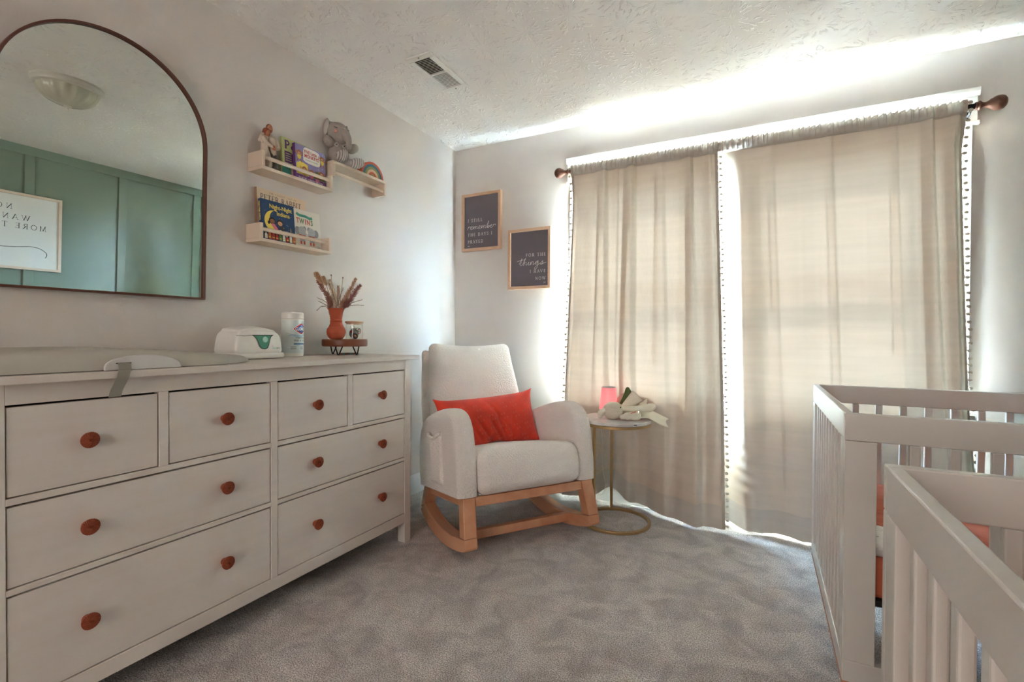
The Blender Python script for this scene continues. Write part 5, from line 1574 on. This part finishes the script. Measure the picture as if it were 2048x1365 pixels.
# lumbar cushion
pl = thing('lumbar_cushion', 'bright red velvet lumbar cushion with tiny stitched diamonds on the armchair', 'cushion', (CO[0], CO[1], .45), radians(54))
PWd, PHt, PTh = .325, .148, .062
def cush(u_, v, side):
    """u,v in -1..1"""
    # sides bow in between the corners
    x = PWd * u_ * (1 - .045 * (1 - v * v)); y = PHt * v * (1 - .09 * (1 - u_ * u_) * .8)
    x += .012 * u_ * abs(v) ** 6; y += .014 * v * abs(u_) ** 8
    th_ = PTh * max(0, (1 - abs(u_) ** 3.2)) ** .62 * max(0, (1 - abs(v) ** 2.6)) ** .6
    wr = 0
    if side > 0:
        for c, a, w_, am, v0 in ((-.18, .55, .035, .015, -.55), (.05, .42, .03, .020, -.6), (.20, .30, .03, .019, -.5), (-.38, .6, .04, .007, -.5), (.42, -.15, .035, .008, -.6), (.32, .65, .03, .008, .1)):
            q = (u_ - c + a * (v + .3) * .5) / w_
            wr -= am * exp(-q * q) * sm(1.0, .2, abs(v - v0))
        if v < -.55: wr -= .014 * exp(-((u_ - .02) / .05) ** 2)
    dent = -.022 * exp(-((u_ - .08) / .22) ** 2) * sm(-.4, -1, v)      # slack bottom edge
    yy = y - dent * .9
    rot = radians(3.0)
    X = x * cos(rot) - yy * sin(rot); Y = x * sin(rot) + yy * cos(rot)
    tz = side * th_ + wr * min(1, th_ / .03)
    s_ = -.028 + X; h = .392 + Y * 1.06
    b_ = .415 - tz + Y * .17
    p = chl(s_, b_, h)
    return (p[0], p[1], p[2] - .45)
mb = MB(); NU, NV = 110, 60
def cu(a): return sin((a - .5) * pi)
mb.grid(lambda a, b_: cush(cu(a), cu(b_), 1), NU, NV); mb.grid(lambda a, b_: cush(cu(a), cu(b_), -1), NU, NV, flip=True)
mb.build('cushion_cover', M_red, pl, smooth=True, angle=180, **W0)
mb = MB(); rnd = random.Random(5)
def stitch(u_, v, sz):
    pts = [(0, 1), (.75, 0), (0, -1), (-.75, 0), (0, 1)]
    P = []
    for a, b_ in pts:
        p = Vector(cush(u_ + a * sz / PWd, v + b_ * sz / PHt, 1)); P.append(p + Vector((0, -.0012, 0)))
    mb.tube(P[:-1], .0007, 4, closed=True)
for i, u0 in enumerate([-.82, -.55, -.28, -.02, .25, .5, .76]):
    for v0 in (-.72, -.28, .22, .66):
        uu = u0 + (.12 if (int(v0 * 10)) % 2 else 0) + rnd.uniform(-.02, .02)
        for dx, dy in ((-.028, 0), (.028, .03), (.02, -.17), (.08, -.14)):
            if abs(uu + dx) < .93 and abs(v0 + dy) < .9: stitch(uu + dx, v0 + dy, .0058)
mb.build('embroidery', M_stitch, pl, **W0)
mb = MB(); p0 = Vector(cush(.86, -.97, 1)); mb.hexa([tuple(p0 + Vector(q)) for q in ((0, -.004, -.004), (.03, -.016, -.004), (.03, -.016, -.002), (0, -.004, -.002), (0, -.016, -.005), (.03, -.028, -.005), (.03, -.028, -.003), (0, -.016, -.003))]); mb.build('sewn_tag', mat('tag_cloth', (214, 200, 190), .9), pl, **W0)

# ------------------------------------------------------------------ side table with lamp and soft toys
TX, TY, TZ, TR = 1.338, 2.838, .60, .197
tb = thing('side_table', 'small round marble-topped side table on a brass hoop base', 'side table', (TX, TY, 0))
MB().lathe([(TR - .004, TZ - .019), (TR, TZ - .016), (TR, TZ - .003), (TR - .003, TZ)], 72).build('marble_top', M_marble, tb, smooth=True, world=False)
def hoop(z0, z1, ro_, ri_):
    return MB().lathe([(ri_, z0), (ro_, z0), (ro_, z1), (ri_, z1), (ri_, z0)], 72, cap0=False, cap1=False)
hoop(TZ - .034, TZ - .0195, TR - .001, TR - .02).build('top_hoop', M_gold, tb, world=False, bevel=.001)
hoop(.001, .017, TR, TR - .017).build('base_hoop', M_gold, tb, world=False, bevel=.002)
for a in (149, 113):
    q = radians(a); c_ = ((TR - .0095) * cos(q), (TR - .0095) * sin(q))
    mb = MB(); dx, dy = cos(q) * .0085, sin(q) * .0085; tx, ty = -sin(q) * .0075, cos(q) * .0075
    mb.hexa([(c_[0] - dx - tx, c_[1] - dy - ty, .016), (c_[0] + dx - tx, c_[1] + dy - ty, .016), (c_[0] + dx + tx, c_[1] + dy + ty, .016), (c_[0] - dx + tx, c_[1] - dy + ty, .016),
             (c_[0] - dx - tx, c_[1] - dy - ty, TZ - .034), (c_[0] + dx - tx, c_[1] + dy - ty, TZ - .034), (c_[0] + dx + tx, c_[1] + dy + ty, TZ - .034), (c_[0] - dx + tx, c_[1] - dy + ty, TZ - .034)])
    mb.build('leg', M_gold, tb, world=False, bevel=.0015)
mb = MB(); mb.disc(0, 0, .012, .0028, lambda a, b_: ((TR + .0004) * cos(radians(-44) + a / TR), (TR + .0004) * sin(radians(-44) + a / TR), TZ - .008 + b_ + .0015 * sin(a * 700)), 0, 16); mb.build('edge_chip', mat('stone_chip', (70, 66, 64), .8), tb, world=False)

NX, NY = 1.268, 2.925
nl = thing('night_light', 'glowing pink cone-shaped night light on the round side table', 'night light', (NX, NY, TZ))
M_glow = mat('lit_diffuser', (176, 92, 92), .35)
n_, l_ = M_glow.node_tree.nodes, M_glow.node_tree.links
t_ = n_.new('ShaderNodeTexCoord'); s_ = n_.new('ShaderNodeSeparateXYZ'); c_ = n_.new('ShaderNodeValToRGB'); m_r = n_.new('ShaderNodeMapRange')
m_r.inputs['From Min'].default_value = .03; m_r.inputs['From Max'].default_value = .165
l_.new(t_.outputs['Object'], s_.inputs[0]); l_.new(s_.outputs['Z'], m_r.inputs['Value']); l_.new(m_r.outputs[0], c_.inputs[0])
c_.color_ramp.elements[0].color = (1.0, .15, .15, 1); c_.color_ramp.elements[1].color = (.42, .16, .17, 1)
e_ = c_.color_ramp.elements.new(.5); e_.color = (1.0, .19, .19, 1)
l_.new(c_.outputs[0], n_['Principled BSDF'].inputs['Emission Color']); n_['Principled BSDF'].inputs['Emission Strength'].default_value = .17
MB().lathe([(.0545, .034), (.0540, .045), (.0505, .085), (.0455, .135), (.0435, .156), (.0420, .162), (.0400, .1645)], 48, cap1=False).build('glowing_shade', M_glow, nl, smooth=True, world=False)
MB().lathe([(.0405, .1640), (.0395, .1660), (.038, .1655), (.036, .1600), (.005, .1590)], 48, cap0=False).build('top_dial', M_bracket, nl, smooth=True, world=False)
MB().lathe([(.040, .0005), (.048, .003), (.0525, .012), (.0545, .024), (.0547, .034)], 48).build('base', M_white_plastic, nl, smooth=True, world=False)
mb = MB()
cp = [(NX - .03, NY + .045, TZ + .01), (NX - .06, NY + .10, TZ + .006), (NX - .075, NY + .118, TZ - .02), (NX - .075, NY + .112, TZ - .12), (NX - .063, NY + .102, TZ - .23), (NX - .066, NY + .106, TZ - .34), (NX - .045, NY + .098, TZ - .45), (NX - .07, NY + .13, TZ - .52), (NX - .12, NY + .19, TZ - .55), (NX - .2, D - .02, TZ - .5)]
mb.tube(catmull(cp, None, 7), .0019, 7); mb.build('cord', M_white_plastic, nl, smooth=True)

# knitted bunny comforter
LX0, LY0 = 1.335, 2.782
lv = thing('bunny_comforter', 'cream knitted bunny comforter lying on the round side table', 'soft toy', (LX0, LY0, TZ))
def L(rt, fw_, z): return tuple(RGT * rt + FWD * fw_ + UP * z)
mb = MB()
Rz = Matrix.Rotation(yaw, 3, 'Z')
mb.ell(L(0, 0, .050), (.058, .050, .050), 28, 18, rot=Rz)
hd = mb.build('head', M_lovey, lv, smooth=True, world=False, angle=180)
mb = MB()
for p in (L(.034, -.0325, .071),): mb.ell(p, (.0045, .004, .004), 10, 8)
mb.build('eye', Ck, hd, smooth=True, world=False, angle=180)
mb = MB(); mb.limb([L(-.045, -.01, .052), L(-.070, -.018, .040), L(-.078, -.022, .020)], [.016, .018, .013], 14); mb.build('ear', M_lovey, hd, smooth=True, world=False, angle=180)
mb = MB(); mb.limb([L(.04, -.045, .020), L(.075, -.052, .028), L(.112, -.045, .034), L(.128, -.040, .042)], [.014, .020, .018, .014], 14); mb.limb([L(.10, -.05, .016), L(.128, -.045, .018), L(.135, -.035, .03)], [.014, .017, .013], 12)
blob(mb.build('ear', M_lovey, hd, world=False), .004, 3)
mb = MB(); mb.limb([L(.085, -.062, .041), L(.115, -.052, .050)], [.004, .003], 8); mb.build('ear_lining', mat('rose_lining', (190, 96, 96), .9), hd, smooth=True, world=False, angle=180)
def sheet(name, fnc, th_=.004, nu=36, nv=24):
    mb = MB(); mb.grid(fnc, nu, nv)
    o = mb.build(name, M_loveycloth, lv, smooth=True, world=False, angle=180)
    so2 = o.modifiers.new('cloth', 'SOLIDIFY'); so2.thickness = th_
    return o
# rolled cone of cloth standing up behind the head
def cone(u_, v):
    a = (u_ - .5) * 4.6
    ax0 = Vector(L(.045, .045, .030)); ax1 = Vector(L(.150, .050, .128))
    c = ax0.lerp(ax1, v); d = (ax1 - ax0).normalized()
    sd = Vector(L(0, -1, 0)); up_ = sd.cross(d)
    rr = .012 + .034 * v ** .8
    return tuple(c + (sd * cos(a) + up_ * sin(a) * .75) * rr)
sheet('rolled_corner', cone)
# arm-like knotted corner
mb = MB(); mb.limb([L(.045, .0, .062), L(.11, -.01, .060), L(.165, .0, .060), L(.205, .0, .066), L(.222, .0, .072)], [.014, .018, .021, .024, .020], 16); mb.limb([L(.17, .03, .075), L(.192, .03, .097), L(.196, .028, .112)], [.018, .011, .004], 12)
blob(mb.build('knotted_corner', M_loveycloth, lv, world=False), .004, 3)
def drape(u_, v):
    rt = .06 + (.205 + .05 * sin(2.6 * v + .4) + .012 * sin(v * 15)) * u_
    zt = .010 + .062 * v * (1 - .45 * u_) + .014 * sin(v * 8 + u_ * 4) * (.3 + u_)
    fw_ = -.065 + .15 * v + .02 * u_
    x, y, z = L(rt, fw_, zt)
    over = max(0, sqrt((x + LX0 - TX) ** 2 + (y + LY0 - TY) ** 2) - TR + .012)
    z = max(.006, z) - over * .42
    return (x, y, z)
sheet('cloth_body', drape)

# rosy toy with green leaves behind it
tz_ = thing('radish_toy', 'small rosy knitted toy with green leaves behind the bunny comforter', 'soft toy', (1.352, 2.938, TZ + .004))
tz_.scale = (1, 1, 1.18)
M_rosy = mat('rosy_knit', (206, 176, 162), .95, bump=(400, .4, 1, .002))
M_leafg = mat('green_knit', (92, 112, 66), .95, bump=(400, .5, 1, .002))
mb = MB(); mb.ell(L(0, 0, .055), (.042, .04, .055), 24, 16, rot=Matrix.Rotation(yaw, 3, 'Z') @ Matrix.Rotation(.35, 3, 'Y')); mb.ell(L(-.012, -.03, .020), (.024, .02, .016)); blob(mb.build('body', M_rosy, tz_, world=False), .004, 3)
mb = MB(); mb.limb([L(-.030, -.035, .045), L(-.008, -.042, .075), L(.010, -.036, .105), L(.022, -.02, .124), L(.038, -.01, .112)], [.008, .014, .015, .013, .010], 14); mb.build('leaf', M_leafg, tz_, smooth=True, world=False, angle=180)
mb = MB(); mb.limb([L(.012, -.02, .11), L(.024, -.005, .128), L(.034, .0, .122)], [.010, .012, .008], 12); mb.build('leaf', M_leafg, tz_, smooth=True, world=False, angle=180)

# ------------------------------------------------------------------ cribs
def crib(label, x0, x1, y0, y1):
    zt, zr, zb1, zb0 = .880, .812, .262, .208
    th_ = .020
    t = thing('crib', label, 'crib', ((x0 + x1) / 2, (y0 + y1) / 2, 0))
    pw, pe, sw, pit = .066, .052, .021, .0718
    slat = None
    bx = lambda *a: MB().box(*a)
    for yy in (y0, y1 - th_):                       # long sides
        bx(x0, x1, yy, yy + th_, zr, zt).build('side_rail', M_crib, t, bevel=.0025)
        bx(x0, x1, yy, yy + th_, zb0, zb1).build('lower_rail', M_crib, t, bevel=.002)
        for a in (x0, x1 - pw):
            bx(a, a + pw, yy, yy + th_, zb1, zr - .0005).build('post', M_crib, t, bevel=.002)
        n_ = int(round((x1 - x0 - 2 * pw) / pit)) - 1
        st = (x1 - x0 - 2 * pw) / (n_ + 1)
        for i in range(n_):
            xc = x0 + pw + st * (i + 1)
            if slat is None:
                slat = MB().box(-sw / 2, sw / 2, -.0075, .0075, zb1, zr).build('slat', M_crib, t, bevel=.003, world=False)
                o = slat
            else:
                o = copy_part(slat, t)
            o.location = Vector((xc, yy + th_ / 2, 0)) - t.location
    for s_, xx in ((1, x0), (-1, x1 - th_)):        # ends
        bx(xx, xx + th_, y0 + th_ + .0006, y1 - th_ - .0006, zr, zt - .0006).build('end_rail', M_crib, t, bevel=.0025)
        bx(xx, xx + th_, y0 + th_ + .0006, y1 - th_ - .0006, zb0, zb1).build('lower_end_rail', M_crib, t, bevel=.002)
        for a in (y0 + th_ + .0006, y1 - th_ - pe - .0006):
            bx(xx, xx + th_, a, a + pe, zb1, zr - .0005).build('end_post', M_crib, t, bevel=.002)
        ya, yb = y0 + th_ + pe, y1 - th_ - pe
        n_ = int(round((yb - ya) / pit)) - 1; st = (yb - ya) / (n_ + 1)
        for i in range(n_):
            o = copy_part(slat, t); o.rotation_euler = (0, 0, pi / 2)
            o.location = Vector((xx + th_ / 2, ya + st * (i + 1), 0)) - t.location
    mb = MB(); e = .001
    mb.box(x0 + e, x1 - e, y0 + e, y0 + th_ - e, .192, zb0); mb.box(x0 + e, x1 - e, y1 - th_ + e, y1 - e, .192, zb0)
    mb.box(x0 + e, x0 + th_ - e, y0 + th_, y1 - th_, .192, zb0); mb.box(x1 - th_ + e, x1 - e, y0 + th_, y1 - th_, .192, zb0)
    mb.build('wood_edge', M_edgewood, t)
    for a in (x0 + .10, x1 - .15):
        for c_ in (y0 + .07, y1 - .12):
            MB().prism([(0, 0), (.035, 0), (.05, .192), (-.01, .192)], lambda p, z, q, a=a, c_=c_: (a + p, c_ + q, z), 0, .045).build('foot', M_edgewood, t, bevel=.003)
    mb = MB()                                       # small printed notice along the lower end rail
    for k in range(3):
        mb.ribbon([(y0 + .27 + .02 * i, zb0 + .030 - .006 * k) for i in range(8 - 2 * (k == 2))], .0009, lambda a, z: (x0 - .0004, a, z))
    mb.build('printed_notice', M_steel, t)
    bolt = None
    for yy, s_ in ((y1 - th_, -1), (y0 + th_, 1)):
        for zz in (.70, .36):
            for a in (x0 + .034, x1 - .034):
                if bolt is None:
                    q = MB(); q.lathe([(.0105, 0), (.0105, .002), (.009, .003), (.004, .003), (.004, .0015)], 20, lambda x, y, z: (x, -z, y))
                    bolt = q.build('bolt', M_steel, t, smooth=True, world=False); o = bolt
                else: o = copy_part(bolt, t)
                o.location = Vector((a, yy, zz)) - t.location; o.rotation_euler = (0, 0, 0 if s_ < 0 else pi)
    MB().box(x0 + .024, x1 - .024, y0 + .024, y1 - .024, .400, .415).build('mattress_support', M_dark, t, bevel=.002)
    return t
CX0, CX1 = 2.262, 3.636
A0, A1 = 1.556, 2.388
crib('white crib with slatted sides standing in front of the right curtain', CX0, CX1, A0, A1)
B0_, B1_ = .205, 1.008
crib('white crib in the lower right corner, closest to the viewer', CX0 - .022, CX1 - .022, B0_, B1_)
for (a, b_, q, lab_) in ((A0, A1, 0, 'rust ribbed crib mattress inside the crib by the curtain'), (B0_, B1_, -.022, 'rust crib mattress inside the corner crib')):
    m_t = thing('crib_mattress', lab_, 'mattress', ((CX0 + CX1) / 2 + q, (a + b_) / 2, .415))
    mb = MB(); rbox(mb, (0, 0, .052), ((CX1 - CX0) / 2 - .026, (b_ - a) / 2 - .026, .0515), .022, None, 8, 4); mb.build('mattress', M_rust, m_t, smooth=True, angle=180, world=False)
sd = thing('sound_machine', 'round white sound machine with speaker grille on the rust mattress', 'sound machine', (2.345, 1.652, .5185))
MB().lathe([(.050, 0), (.054, .003), (.056, .010), (.056, .019), (.0555, .022)], 48).build('base', mat('soft_grey', (196, 196, 194), .5), sd, smooth=True, world=False)
MB().lathe([(.0565, .0225), (.0585, .026), (.058, .036), (.052, .045), (.040, .050), (.02, .052), (.004, .0525)], 48).build('shell', M_white_plastic, sd, smooth=True, world=False)
mb = MB()
for k in range(5):
    for i in range(6 + 6 * k):
        a = 2 * pi * i / (6 + 6 * k); rr = .006 + .006 * k
        mb.disc(rr * cos(a), rr * sin(a), .0012, .0012, lambda x, y: (x, y, .0528 - .0032 * ((x * x + y * y) / .0012) ** 1), 0, 6)
mb.build('speaker_grille', mat('grille_grey', (150, 150, 150), .6), sd, world=False)
mb = MB()
for a in (-150, -125, -100, -75, -50, -25):
    q = radians(a); cx_, cy_ = .046 * cos(q), .046 * sin(q)
    mb.tube([(cx_ + .0042 * cos(2 * pi * i / 12), cy_ + .0042 * sin(2 * pi * i / 12), .0488) for i in range(12)], .0005, 4, closed=True)
mb.build('button_ring', mat('grille_grey', (150, 150, 150), .6), sd, world=False)
